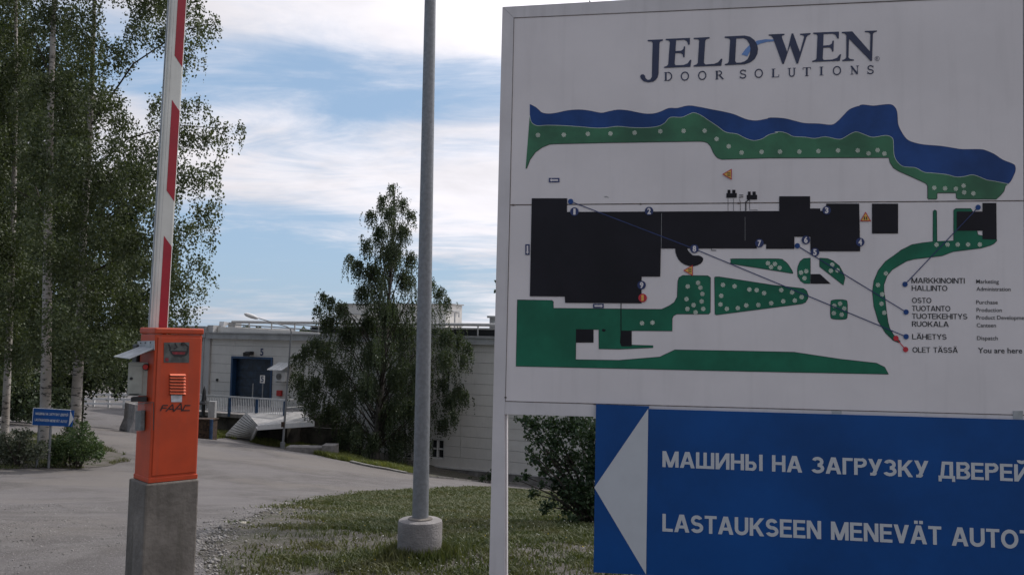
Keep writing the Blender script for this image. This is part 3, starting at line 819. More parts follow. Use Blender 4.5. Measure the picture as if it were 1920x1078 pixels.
mb = MB(); q2 = q + Vector((-1.2, -.5, .6)); mb.tube([q2, q2 + Vector((-.15, -.06, .02)), q2 + Vector((-.55, -.22, .05))], [.04, .11, .06], 12); mb.build('lamp_head', m_galv, lp, True)
# ------------------------------------------------------------------ map board
SY = RAD(9.45)
SO = P(930, 540, 5.3)
SR_ = Vector((math.cos(SY), -math.sin(SY), 0)); SN = Vector((-math.sin(SY), -math.cos(SY), 0))
def Q(px, py, off=0.):
    r = ray(px, py); o = SO + SN * off; t = (o - CAM).dot(SN) / r.dot(SN); return CAM + r * t
m_board = mat('board_white_enamel', (.72, .665, .665), .6, var=.03, vs=1.6, streak=.05)
m_frame = mat('frame_grey_white', (.62, .58, .585), .5, var=.04, vs=3, streak=.12)
m_grime = mat('joint_grime', (.13, .10, .085), .9, var=.4, vs=30)
m_mblack = mat('map_black_film', (.011, .009, .014), .5, var=.15, vs=3, spec=.25)
m_mgreen = mat('map_green_film', (.010, .14, .078), .5, var=.12, vs=4, spec=.3)
m_mgreen2 = mat('map_faded_green_film', (.035, .155, .075), .45, var=.2, vs=3)
m_mblue = mat('map_blue_film', (.014, .058, .215), .5, var=.15, vs=3, spec=.3)
m_navy = mat('map_navy_film', (.014, .028, .12), .45, var=.1)
m_flower = mat('map_flower_film', (.64, .68, .58), .5, var=.1)
m_mred = mat('map_red_film', (.50, .02, .035), .45, var=.1)
m_morange = mat('map_orange_film', (.72, .40, .08), .5, var=.1)
m_ltblue = mat('logo_pale_blue', (.14, .26, .55), .5, var=.1)
m_logo = mat('logo_navy', (.028, .036, .085), .5, var=.15, vs=4)
m_sblue = mat('sign_blue_film', (.003, .064, .25), .4, var=.12, vs=1.2, spec=.3)
m_sgrey = mat('sign_reflective_white', (.52, .53, .555), .5, var=.02, vs=8)
def slab(name, pts, m, parent, off, th, pf=Q, bevel=0):
    """solid of thickness th whose front outline is traced on the board plane"""
    q = [pf(x, y, off) for x, y in pts]; nn_ = SN
    mb = MB(); mb.hexa(q, [p - nn_ * th for p in q]); return mb.build(name, m, parent, bevel=bevel)
def film(name, pts, m, parent, off, holes=()):
    loops = [[Vector((x, y, 0)) for x, y in pts]] + [[Vector((x, y, 0)) for x, y in h] for h in holes]
    tri = tessellate_polygon(loops); allp = [p for l in loops for p in l]
    mb = MB(); mb.add([Q(p.x, p.y, off) for p in allp], [tuple(t) for t in tri])
    return mb.build(name, m, parent)
def smooth(pts, closed=True, k=4):
    o = []; n = len(pts)
    for i in range(n if closed else n - 1):
        p = [Vector(pts[(i + j) % n] if closed else pts[max(0, min(n - 1, i + j))]) for j in (-1, 0, 1, 2)]
        for s in range(k):
            t = s / k; o.append(tuple(.5 * ((2 * p[1]) + (p[2] - p[0]) * t + (2 * p[0] - 5 * p[1] + 4 * p[2] - p[3]) * t * t + (3 * p[1] - p[0] - 3 * p[2] + p[3]) * t ** 3)))
    if not closed: o.append(pts[-1])
    return o
def circ(x, y, r, n=20): return [(x + r * math.cos(2 * math.pi * i / n), y + r * math.sin(2 * math.pi * i / n)) for i in range(n)]
z4 = lambda *p: [(960 + a / 3.84, 180 + b / 3.84) for a, b in p]
z5 = lambda *p: [(1440 + a / 4., 180 + b / 4.) for a, b in p]
z3 = lambda *p: [(960 + a / 2.995, 340 + b / 2.995) for a, b in p]
z1 = lambda *p: [(1340 + a / 3.594, 340 + b / 3.594) for a, b in p]
z2 = lambda *p: [(1600 + a / 2.994, 340 + b / 2.994) for a, b in p]

gb = Q(931, 1200); gb.z = gz(gb.x, gb.y)
bd = empty('map_board', gb, 'tall white site map board with green, blue and black plan and company name', 'sign board')
# frame members
slab('post', [(942, 14), (963.3, 33.8), (947, 752), (946.2, 776), (946.8, 1300), (909.5, 1400 - 100), (917, 1078)], m_frame, bd, .002, .06)
slab('post_side', [(947.4, 777), (950.5, 777), (950.5, 1300), (947.4, 1300)], m_frame, bd, -.012, .04)
slab('top_rail', [(942.4, 13.7), (1960, -45), (1943, -10), (963.6, 33.6)], m_frame, bd, .002, .06)
slab('right_post', [(1961, -44), (1990, 1500), (1952, 1500), (1944, -10)], m_frame, bd, .002, .06)
slab('bottom_rail', [(947.3, 752.4), (1951, 779.5), (1951, 790), (1117, 781), (946.6, 776)], m_frame, bd, .0015, .05)
slab('board_panel', [(963.6, 34.6), (1918, -7.5), (1919.4, 375.8), (956.3, 383.7)], m_board, bd, 0, .02, bevel=.001)
slab('board_panel', [(956.2, 385.3), (1919.5, 377.4), (1922, 777.8), (947.6, 751.6)], m_board, bd, 0, .02, bevel=.001)
slab('board_backing', [(950, 30), (1950, -12), (1950, 785), (940, 755)], m_roof, bd, -.021, .01)
slab('inner_rail', [(1919.8, -7.5), (1943, -8.5), (1949, 778), (1923, 777.5)], m_frame, bd, .001, .04)
stroke_ = lambda pts, w, m, off, name, parent=bd: stroke(pts, w, m, parent, off, name, Q)
stroke_([(956, 384.6), (1920, 376.7)], 1.6, m_grime, .0012, 'panel_joint')
stroke_([(963.4, 34.2), (1750, 0), (1919, -7.4)], 1.0, m_grime, .0026, 'frame_joint')
stroke_([(963.6, 34), (956.3, 384), (947.5, 752)], .9, m_grime, .0026, 'frame_joint')
stroke_([(947.5, 751.9), (1120, 757), (1500, 767), (1921, 778)], 1.4, m_grime, .0026, 'frame_joint')
for x, y, w in ((962, 384.4, 5), (1201, 382.6, 3), (947.8, 745, 2.5), (1385, 381, 4), (1117, 757.6, 5)):
    film('grime_spot', smooth([(x - w, y), (x - w * .3, y - 1.4), (x + w * .7, y - .8), (x + w, y + .5), (x, y + 1.6)]), m_grime, bd, .0034)
film('bird_dropping', z4((662, 724), (680, 722), (700, 732), (690, 733), (680, 729), (670, 731)), m_cornice, bd, .002)
# water and land
green_top = z4((128, 140), (140, 190), (180, 215), (250, 212), (350, 214), (480, 222), (600, 232), (680, 230), (760, 220), (850, 228), (960, 230), (1050, 220), (1100, 195), (1140, 155), (1220, 155), (1270, 135), (1310, 122), (1360, 140), (1420, 180), (1480, 220), (1540, 262), (1620, 275), (1680, 305), (1740, 322), (1800, 310), (1850, 280), (1915, 264)) + \
    z5((50, 272), (100, 270), (150, 285), (190, 305), (280, 310), (350, 320), (430, 307), (520, 325), (560, 320), (610, 290), (660, 270), (710, 285), (760, 305), (800, 310), (880, 297), (925, 310), (940, 340), (945, 440), (970, 495), (1010, 528), (1060, 535), (1110, 540), (1170, 572), (1230, 578), (1340, 590), (1410, 608), (1470, 605), (1530, 592), (1580, 605), (1640, 630), (1700, 640), (1800, 660))
water_top = z4((128, 62), (165, 80), (190, 100), (215, 122), (260, 130), (320, 124), (400, 107), (480, 101), (550, 107), (640, 124), (690, 115), (760, 102), (830, 106), (900, 120), (960, 130), (1020, 129), (1070, 115), (1130, 90), (1190, 90), (1270, 72), (1350, 82), (1430, 98), (1520, 115), (1600, 135), (1680, 168), (1750, 180), (1810, 172), (1870, 158)) + \
    z5((0, 168), (50, 165), (130, 172), (210, 192), (280, 207), (380, 210), (475, 219), (520, 195), (560, 155), (610, 105), (660, 83), (681, 79), (684, 84), (690, 72), (720, 68), (790, 76), (860, 68), (920, 66), (950, 85), (968, 125), (975, 210), (1000, 270), (1040, 325), (1090, 350), (1170, 367), (1300, 378), (1400, 394), (1460, 402), (1590, 402), (1640, 413), (1700, 440), (1760, 480), (1830, 508), (1852, 525), (1855, 560), (1840, 600), (1820, 640), (1800, 660))
gt = smooth(green_top, False, 3); wt = smooth(water_top, False, 3)
land_low = z4((98, 522), (106, 522), (130, 460), (170, 405), (220, 370), (270, 350), (300, 347), (700, 338), (1350, 328), (1385, 331), (1410, 341), (1430, 365), (1450, 410), (1465, 432), (1480, 447), (1510, 458)) + \
    z5((0, 467), (905, 464), (915, 500), (940, 540), (980, 565), (1100, 618), (1180, 655), (1193, 668), (1197, 680), (1197, 768), (1204, 775), (1262, 775), (1268, 768), (1268, 735), (1275, 728), (1405, 728), (1411, 735), (1412, 765), (1425, 775), (1712, 775), (1745, 745), (1770, 715), (1780, 680))
film('map_water', wt + gt[::-1], m_mblue, bd, .0015)
film('map_shore', land_low + gt[::-1], m_mgreen2, bd, .0015)
stroke_(gt, .7, m_flower, .002, 'map_outline')
stroke_(wt, .9, m_navy, .002, 'map_outline')
stroke_(land_low, .9, m_mblack, .002, 'map_outline')
def lawn(pts, mm=None):
    o = film('map_lawn', pts, mm or m_mgreen, bd, .0015); stroke_(list(pts) + [pts[0]], .8, m_mblack, .002, 'map_outline', o); return o
lawn(z3((30, 665), (225, 668), (232, 676), (234, 712), (840, 718), (880, 700), (910, 680), (927, 650), (931, 560), (938, 540), (958, 528), (1100, 530), (1115, 540), (1114, 735), (1105, 745), (925, 745), (907, 755), (900, 770), (900, 840), (672, 838), (672, 918), (793, 922), (793, 933), (600, 942), (488, 940), (487, 832), (360, 830), (358, 1000), (600, 1004), (830, 985), (915, 945)) + [(1400, 658), (1489, 660)] +
     [(1400 + 500 / 2.837, 340 + 945 / 2.837), (1400 + 690 / 2.837, 340 + 966 / 2.837), (1400 + 735 / 2.837, 340 + 988 / 2.837), (1400 + 755 / 2.837, 340 + 1025 / 2.837), (1400, 696), (967.3, 686.3)])
lawn(z3((1137, 540), (1142, 536)) + z1((30, 643), (400, 700), (600, 722), (620, 738), (630, 765), (628, 790), (612, 815), (590, 825), (10, 900), (2, 895)))
lawn(smooth(z1((115, 522), (250, 522), (430, 522), (465, 533), (495, 560), (520, 600), (527, 619), (500, 617), (300, 585), (120, 557), (110, 545), (109, 530)), True, 2))
lawn(z1((645, 517), (600, 520), (575, 540), (560, 575), (557, 600), (560, 640), (580, 672), (605, 688), (645, 690)))
lawn(z1((707, 517), (760, 520), (800, 537), (840, 570), (865, 615), (878, 650), (868, 700), (707, 575)))
lawn(smooth(z1((795, 800), (838, 796), (880, 800), (893, 812), (895, 860), (893, 915), (880, 928), (838, 930), (795, 926), (782, 912), (780, 860), (783, 812)), True, 2))
lawn(z2((805, 325), (805, 335), (790, 350), (770, 360), (720, 375), (640, 385), (560, 395), (500, 418), (420, 428), (340, 437), (300, 448), (270, 465), (220, 495), (190, 530), (172, 580), (172, 620), (178, 650), (185, 720), (195, 790), (205, 825), (225, 860), (265, 900), (255, 905), (225, 893), (180, 850), (140, 785), (115, 700), (107, 620), (115, 560), (140, 500), (180, 450), (230, 415), (270, 385), (330, 355), (390, 345), (447, 338), (448, 168), (458, 160), (468, 167), (470, 337), (563, 333), (563, 162), (575, 153), (660, 153), (668, 165), (700, 300)))
# buildings
bpoly = [(997, 372), (1063.5, 372), (1063, 397.5), (1461, 395.8), (1461, 368.2), (1519, 368.2), (1519, 391), (1538, 391), (1538, 395.4), (1549, 395.2), (1549, 382), (1611, 382), (1613, 471.2), (1519.5, 471.2), (1519.5, 444), (1489.5, 444), (1489.5, 466.6), (1436.5, 466.6), (1436.5, 458), (1419, 458), (1419, 466), (1239, 466), (1238, 518.6), (1203, 518.6), (1203, 568.7), (1059.5, 567.7), (1059, 556), (993.4, 555.4)]
film('map_building', bpoly, m_mblack, bd, .0035)
for pts in ([(1635, 382), (1684, 382), (1684, 438), (1635, 438)], z2((580, 170), (725, 170), (725, 122), (803, 122), (805, 327), (725, 325), (725, 278), (580, 278)),
            z3((360, 830), (458, 830), (458, 905), (360, 905)), z3((612, 838), (672, 838), (672, 926), (615, 926), (606, 905)), z1((648, 625), (710, 625), (782, 690), (648, 690)),
            smooth(z3((917, 360), (917, 377), (918, 400), (935, 440), (970, 468), (1020, 477), (1060, 462), (1074, 440), (1068, 425), (1045, 416), (1015, 415), (990, 390), (985, 377), (985, 360)), True, 2),
            smooth(z3((505, 832), (515, 828), (527, 835), (520, 843), (508, 842)), True, 2)):
    film('map_building', pts, m_mblack, bd, .0025 if pts[0][1] > 440 or pts[0][0] > 1600 else .003)
stroke_(z3((612, 685), (612, 905)), 1.6, m_mblack, .003, 'map_line')
stroke_(z3((840, 180), (838, 378)), .5, m_cornice, .0042, 'map_line')
stroke_(z1((205, 240), (205, 400)), .4, m_cornice, .0042, 'map_line')
stroke_(z3((1119, 377), (1120, 388), (1147, 388)), 1.2, m_mblack, .003, 'map_line')
# lorry symbols
for (a, b) in ((0, 0), (137, 12)):
    film('map_lorry_symbol', z1((79 + a, 81 + b), (87 + a, 81 + b), (87 + a, 58 + b), (106 + a, 58 + b), (106 + a, 81 + b), (118 + a, 81 + b), (118 + a, 58 + b), (140 + a, 58 + b), (140 + a, 80 + b), (149 + a, 80 + b), (149 + a, 111 + b), (79 + a, 111 + b)), m_mblack, bd, .0035)
for pts, w in ((z1((90, 112), (90, 200)), .7), (z1((127, 118), (127, 200)), .7), (z1((173, 200), (173, 140), (165, 118)), .7), (z1((210, 200), (210, 140), (236, 120)), 2.0), (z1((236, 122), (236, 194), (290, 195)), .9), (z1((165, 94), (193, 94)), 1.4), (z1((163, 109), (193, 106)), 1.4)):
    stroke_(pts, w, m_mblack, .0037, 'map_line')
# flowers
fl = z4((187, 283), (373, 281), (546, 275), (709, 272), (883, 266), (1068, 256), (1236, 253), (1387, 252), (1473, 311), (1560, 364), (1653, 409), (1797, 404)) + \
    z5((90, 419), (235, 419), (378, 415), (525, 410), (673, 410), (754, 432), (822, 408), (873, 434), (1247, 690), (1328, 694), (1409, 697), (1467, 674), (1471, 724), (1540, 732)) + \
    z3((1045, 570), (987, 590), (1058, 597), (1069, 632), (980, 661), (1065, 674), (1020, 695), (985, 716), (1074, 716), (1031, 735), (730, 796), (789, 793)) + \
    z1((56, 698), (134, 707), (234, 729), (283, 733), (333, 753), (449, 733), (522, 748), (586, 780), (44, 771), (39, 829), (82, 859), (156, 854), (213, 836), (294, 833), (381, 821), (462, 808), (540, 803), (359, 552), (406, 557), (380, 578), (438, 583), (582, 615), (617, 606), (605, 653), (792, 562), (783, 603), (828, 600), (845, 824), (806, 838), (873, 857), (803, 888), (856, 898)) + \
    z2((467, 356), (529, 355), (586, 355), (644, 355), (710, 355), (183, 517), (138, 582), (162, 634), (158, 687), (174, 737))
for (x, y) in fl:
    mb = MB(); a0 = random.uniform(0, .8)
    for k in range(8):
        a = a0 + k * math.pi / 4; ca, sa = math.cos(a), math.sin(a)
        pts = [(x, y), (x + ca * 3.6 - sa * .95, y + sa * 3.6 + ca * .95), (x + ca * 4.7, y + sa * 4.7), (x + ca * 3.6 + sa * .95, y + sa * 3.6 - ca * .95)]
        mb.add([Q(p[0], p[1], .0032) for p in pts], [(0, 1, 2, 3)])
    mb.build('map_flower', m_flower, bd)

# sans capitals built from bars, slants and arcs, cap height 1
def sans(ch, w):
    h = w / 2; R = []
    def bar(x0, y0, x1, y1): R.append([(x0, y0), (x1, y0), (x1, y1), (x0, y1)])
    def dg(x0, y0, x1, y1, k=1.12): R.append([(x0 - h * k, y0), (x0 + h * k, y0), (x1 + h * k, y1), (x1 - h * k, y1)])
    def ar(cx, cy, rx, ry, a0, a1, n=12):
        for i in range(n):
            t0, t1 = RAD(a0 + (a1 - a0) * i / n), RAD(a0 + (a1 - a0) * (i + 1) / n)
            R.append([(cx + (rx + s * h) * math.cos(t), cy + (ry + s * h) * math.sin(t)) for t, s in ((t0, -1), (t0, 1), (t1, 1), (t1, -1))])
    m = '\u0410\u0412\u0415\u041a\u041c\u041d\u041e\u0420\u0422'; c = ch
    if c in m: c = 'ABEKMHOPT'[m.index(c)]
    W_ = .74
    if c in 'A\u00c4':
        W_ = .86; dg(h * 1.1, 0, W_ / 2 - .02, 1); dg(W_ - h * 1.1, 0, W_ / 2 + .02, 1); bar(.22, .22, W_ - .22, .22 + w * .85)
        if c != 'A': bar(.2, 1.08, .2 + w, 1.08 + w * .9); bar(W_ - .2 - w, 1.08, W_ - .2, 1.08 + w * .9)
    elif c == 'M': W_ = .95; bar(0, 0, w, 1); bar(W_ - w, 0, W_, 1); dg(h * 1.1, 1, W_ / 2, 0); dg(W_ - h * 1.1, 1, W_ / 2, 0)
    elif c == '\u0428': W_ = 1.06; [bar(x, 0, x + w, 1) for x in (0, (W_ - w) / 2, W_ - w)]; bar(w, 0, W_ - w, w * .9)
    elif c in '\u0418\u0419':
        W_ = .80; bar(0, 0, w, 1); bar(W_ - w, 0, W_, 1); dg(h * 1.1, 0, W_ - h * 1.1, 1)
        if c == '\u0419': ar(W_ / 2, 1.24, .16, .12, 180, 360, 6)
    elif c == 'N': W_ = .78; bar(0, 0, w, 1); bar(W_ - w, 0, W_, 1); dg(h * 1.1, 1, W_ - h * 1.1, 0)
    elif c == 'H': W_ = .76; bar(0, 0, w, 1); bar(W_ - w, 0, W_, 1); bar(w, .5 - h * .9, W_ - w, .5 + h * .9)
    elif c == '\u042b': W_ = .98; bar(0, 0, w, 1); bar(W_ - w, 0, W_, 1); bar(w, 0, .38, w * .85); bar(w, .56 - w * .85, .38, .56); ar(.38, .28, .16, .28 - h * .85, -90, 90, 8)
    elif c == '\u0417': W_ = .70; y_ = (1 - h + .5) / 2; r_y = (.5 - h) / 2; ar(.33, y_, .33 - h, r_y, -90, 158, 10); ar(.33, 1 - y_, .37 - h, r_y, 90, -158, 12)
    elif c == '\u0413': W_ = .56; bar(0, 0, w, 1); bar(w, 1 - w * .9, W_, 1)
    elif c in 'PBR':
        W_ = .70; bar(0, 0, w, 1); bar(w, 1 - w * .85, .42, 1); bar(w, .53 - h * .85, .42, .53 + h * .85); ar(.42, .745, .18, .225 - h * .4, -90, 90, 8)
        if c == 'B': bar(w, 0, .42, w * .85); ar(.42, .27, .21, .27 - h * .85, -90, 90, 8)
        if c == 'R': dg(.38, .5, W_ - h * .9, 0)
    elif c == '\u0423': W_ = .76; dg(h * 1.1, 1, W_ / 2 + .03, .30); dg(W_ - h * 1.1, 1, W_ / 2 - .08, .10); bar(.10, 0, .32, w * .85); ar(.28, .16, .09, .16 - h * .85, -90, 0, 4)
    elif c == 'K': W_ = .80; bar(0, 0, w, 1); dg(w * .9, .38, W_ - h * 1.2, 1, 1.2); dg(.34, .56, W_ - h * 1.2, 0, 1.25)
    elif c == '\u0414': W_ = .88; bar(.22, 1 - w * .9, W_ - .1, 1); bar(W_ - .1 - w, .1, W_ - .1, 1); bar(0, 0, W_, w * .85); dg(.15 + h * .4, .1, .28, 1, .95); bar(0, -.18, w * .85, 0); bar(W_ - w * .85, -.18, W_, 0)
    elif c == 'E': W_ = .66; bar(0, 0, w, 1); bar(w, 0, W_, w * .85); bar(w, 1 - w * .85, W_ - .01, 1); bar(w, .52 - h * .85, W_ - .05, .52 + h * .85)
    elif c == 'L': W_ = .60; bar(0, 0, w, 1); bar(w, 0, W_, w * .88)
    elif c == 'S': W_ = .72; y_ = (1 - h + .5) / 2; r_y = (.5 - h) / 2; ar(.35, y_, .35 - h - .02, r_y, 22, 270, 12); ar(.36, 1 - y_, .36 - h, r_y, 90, -158, 12)
    elif c == 'T': W_ = .68; bar((W_ - w) / 2, 0, (W_ + w) / 2, 1 - w * .85); bar(0, 1 - w * .85, W_, 1)
    elif c == 'U': W_ = .76; bar(0, .34, w, 1); bar(W_ - w, .34, W_, 1); ar(W_ / 2, .34, W_ / 2 - h, .34 - h, 180, 360, 10)
    elif c == 'V': W_ = .80; dg(h * 1.1, 1, W_ / 2, 0); dg(W_ - h * 1.1, 1, W_ / 2, 0)
    elif c == 'O': W_ = .88; ar(W_ / 2, .5, W_ / 2 - h, .51 - h, 0, 360, 22)
    elif c == 'I': W_ = w; bar(0, 0, w, 1)
    elif c == 'Y': W_ = .76; dg(h * 1.1, 1, W_ / 2, .42); dg(W_ - h * 1.1, 1, W_ / 2, .42); bar((W_ - w) / 2, 0, (W_ + w) / 2, .45)
    else: return .38, []
    return W_, R
def caps_text(name, body, o, right, up, nrm, width, cap, m, parent, w=.19, gap=.075):
    tot = sum(sans(ch, w)[0] for ch in body) + gap * (len(body) - 1); sx = width / tot; x = 0; mb = MB()
    for ch in body:
        W_, R = sans(ch, w)
        for k, q in enumerate(R):
            if (q[1][0] - q[0][0]) * (q[2][1] - q[0][1]) - (q[2][0] - q[0][0]) * (q[1][1] - q[0][1]) < 0: q = q[::-1]
            mb.add([o + right * ((x + a) * sx) + up * (b * cap) + nrm * (k % 8) * .00012 for a, b in q], [(0, 1, 2, 3)])
        x += W_ + gap
    ob = mb.build(name, m, parent); ob['label'] = 'lettering reading ' + body; return ob
# leader lines and dots
for pts, m in (([(1070, 378), (1300, 466), (1699, 631)], m_navy), ([(1495, 461), (1699, 585)], m_navy), ([(1834, 389), (1697, 533)], m_navy), ([(1680, 634), (1698, 655)], m_mred)):
    stroke_(pts, 1.7, m, .0046, 'leader_line')
    for e in (pts[0], pts[-1]): film('leader_dot', circ(*e, 5.0), m_mblue if m is m_navy else m, bd, .0052)
def label_text(body, x0, x1, y, cap_px, m, off=.002, bold=.0, parent=bd, slope=.0, name='lettering', caps=0):
    a = Q(x0, y, off); b = Q(x1, y + slope * (x1 - x0), off); R = (b - a); w = R.length; R.normalize()
    up_ = SN.cross(R) * -1
    if up_.z < 0: up_ = -up_
    cap = (Q(x0, y - cap_px, off) - a).length
    if caps: return caps_text(name, body, a, R, up_, SN, w, cap, m, parent, caps)
    return text_on(name, body, a, R, up_, SN, w, cap, m, parent, bold)
for n_, x, y in (('1', 1077, 397), ('2', 1217, 396), ('3', 1550, 394.5), ('4', 1613, 454), ('5', 1528, 473), ('6', 1511, 450), ('7', 1424, 456), ('8', 1302, 466.5), ('9', 1203, 534.5)):
    d = film('number_disc', circ(x, y, 8.0, 24), m_navy, bd, .0060); w_ = 4.2 if n_ == '1' else 6.6
    label_text(n_, x - w_ / 2, x + w_ / 2, y + 5.0, 10.0, m_board, .0068, .04, d, name='digit')
for ang, x, y in ((math.pi, 1366, 327), (-math.pi / 2, 1623, 409), (math.pi, 1293, 507)):
    R = lambda r, k: (x + r * math.cos(ang + k * 2 * math.pi / 3), y + r * math.sin(ang + k * 2 * math.pi / 3))
    t = film('warning_triangle', [R(12, k) for k in range(3)], m_mred, bd, .0060); film('triangle_centre', [R(9.0, k) for k in range(3)], m_morange, t, .0066)
    ca, sa = math.cos(ang), math.sin(ang)
    for s_ in (-1, 1): stroke([(x - ca * 3.2 - sa * 2 * s_, y - sa * 3.2 + ca * 2 * s_), (x + ca * 2.6 - sa * 2 * s_, y + sa * 2.6 + ca * 2 * s_)], 1.8, m_ink, t, .0072, 'triangle_mark', Q)
d = film('no_entry_disc', circ(1205, 558.5, 8), m_mred, bd, .0060); film('disc_bar', [(1202.5, 553), (1207, 553), (1207, 564), (1202.5, 564)], m_morange, d, .0066)
for x, y, w_, h_, dx, dy in ((1039, 338, 20, 8, -1, 0), (989, 468, 8, 20, 0, 1), (1122, 573.5, 20, 8, 1, 0)):
    d = film('arrow_plate', [(x - w_ / 2, y - h_ / 2), (x + w_ / 2, y - h_ / 2), (x + w_ / 2, y + h_ / 2), (x - w_ / 2, y + h_ / 2)], m_navy, bd, .0040)
    stroke([(x - dx * 7.5, y - dy * 7.5), (x + dx * 5, y + dy * 5)], 3.0, m_board, d, .0046, 'arrow', Q)
    film('arrow', [(x + dx * 8.5, y + dy * 8.5), (x + dx * 4.5 - dy * 3, y + dy * 4.5 - dx * 3), (x + dx * 4.5 + dy * 3, y + dy * 4.5 + dx * 3)], m_board, d, .0047)
# legend
for body, x0, x1, y, c in (('MARKKINOINTI', 1709, 1809, 530.7, 10), ('HALLINTO', 1709.5, 1776.5, 545, 10), ('OSTO', 1710, 1746.5, 568, 10), ('TUOTANTO', 1710, 1782, 583, 10), ('TUOTEKEHITYS', 1710, 1814, 597.6, 10), ('RUOKALA', 1710, 1779, 612.2, 10), ('LÄHETYS', 1710.5, 1775, 636, 10), ('OLET TÄSSÄ', 1711, 1796, 660.6, 10)):
    label_text(body, x0, x1, y, c, m_ink, .002, .012, slope=.008, caps=.15)
for body, x0, x1, y in (('Marketing', 1830.5, 1873, 531.3), ('Administration', 1831, 1895, 545.2), ('Purchase', 1830.5, 1871, 570), ('Production', 1831, 1878.5, 584.5), ('Product Development', 1831, 1930, 598.6), ('Canteen', 1831.5, 1867.5, 613.2), ('Dispatch', 1832, 1871, 637.2)):
    label_text(body, x0, x1, y, 7.2, m_ink, .002, .006, slope=.008)
label_text('You are here', 1834, 1917, 661.4, 9.6, m_ink, .002, .012, slope=.008)
# company name
zl = lambda *p: [(1180 + a / 3.84, 30 + b / 3.84) for a, b in p]
LOG = {
 'J': [(132, 175), (242, 170), (242, 180), (222, 186), (217, 195), (210, 420), (203, 445), (190, 462), (170, 475), (135, 480), (105, 473), (85, 455), (77, 437), (85, 424), (100, 421), (112, 431), (117, 450), (132, 462), (150, 460), (162, 440), (168, 195), (160, 186), (133, 184)],
 'E': [(262, 167), (437, 160), (435, 208), (425, 210), (415, 183), (395, 174), (337, 177), (332, 255), (372, 252), (388, 242), (393, 222), (402, 222), (398, 300), (388, 300), (384, 280), (370, 269), (331, 270), (326, 345), (333, 357), (390, 355), (420, 343), (437, 318), (447, 318), (440, 368), (250, 376), (250, 368), (270, 362), (280, 350), (292, 190), (285, 180), (262, 176)],
 'L': [(463, 160), (578, 154), (578, 163), (555, 170), (547, 180), (537, 340), (548, 351), (610, 347), (640, 335), (660, 310), (670, 310), (662, 360), (463, 367), (463, 358), (483, 352), (493, 340), (503, 180), (495, 170), (463, 168)],
 'W': [(1003, 135), (1117, 130), (1117, 139), (1100, 145), (1098, 155), (1137, 262), (1168, 128), (1180, 128), (1229, 262), (1259, 152), (1252, 142), (1230, 138), (1230, 130), (1305, 125), (1305, 134), (1285, 142), (1275, 155), (1215, 345), (1204, 345), (1158, 215), (1113, 347), (1102, 347), (1035, 162), (1022, 146), (1003, 143)],
 'E2': [(1325, 122), (1510, 115), (1508, 165), (1498, 165), (1485, 139), (1465, 130), (1399, 133), (1396, 215), (1440, 212), (1458, 201), (1463, 180), (1473, 180), (1470, 258), (1460, 258), (1455, 238), (1440, 229), (1396, 231), (1392, 308), (1400, 319), (1460, 316), (1495, 304), (1515, 278), (1525, 278), (1515, 325), (1317, 333), (1317, 325), (1340, 318), (1348, 307), (1355, 145), (1347, 135), (1325, 131)],
 'N': [(1530, 117), (1605, 113), (1733, 258), (1736, 132), (1724, 121), (1695, 118), (1695, 110), (1783, 107), (1783, 115), (1762, 121), (1754, 132), (1748, 325), (1738, 327), (1582, 166), (1578, 300), (1588, 311), (1617, 316), (1617, 324), (1533, 327), (1533, 319), (1553, 312), (1562, 300), (1563, 142), (1550, 128), (1530, 126)]}
for k, pts in LOG.items():
    o = film('letter', zl(*pts), m_logo, bd, .003); o['label'] = 'large navy serif letter ' + k[0]
Do = zl((687, 150), (830, 143), (870, 152), (900, 175), (920, 207), (927, 240), (922, 275), (903, 312), (870, 337), (830, 350), (687, 357), (687, 349), (708, 342), (716, 330), (726, 175), (718, 164), (687, 160))
Di = zl((770, 165), (820, 162), (845, 173), (863, 200), (872, 235), (868, 280), (850, 315), (830, 329), (800, 338), (770, 338), (762, 325))
o = film('letter', Do, m_logo, bd, .003, [Di]); o['label'] = 'large navy serif letter D'
film('logo_swoosh', zl((808, 280), (850, 292), (870, 255), (895, 225), (940, 203), (990, 189), (1050, 184), (1110, 194), (1060, 176), (1040, 172), (980, 170), (920, 180), (870, 207), (835, 242)), m_ltblue, bd, .0022)
rx, ry = zl((1785, 309))[0]
stroke_(circ(rx, ry, 4.2, 16) + [circ(rx, ry, 4.2, 16)[0]], .7, m_logo, .003, 'registered_mark')
label_text('R', rx - 1.8, rx + 1.8, ry + 2.3, 4.6, m_logo, .003, .01)
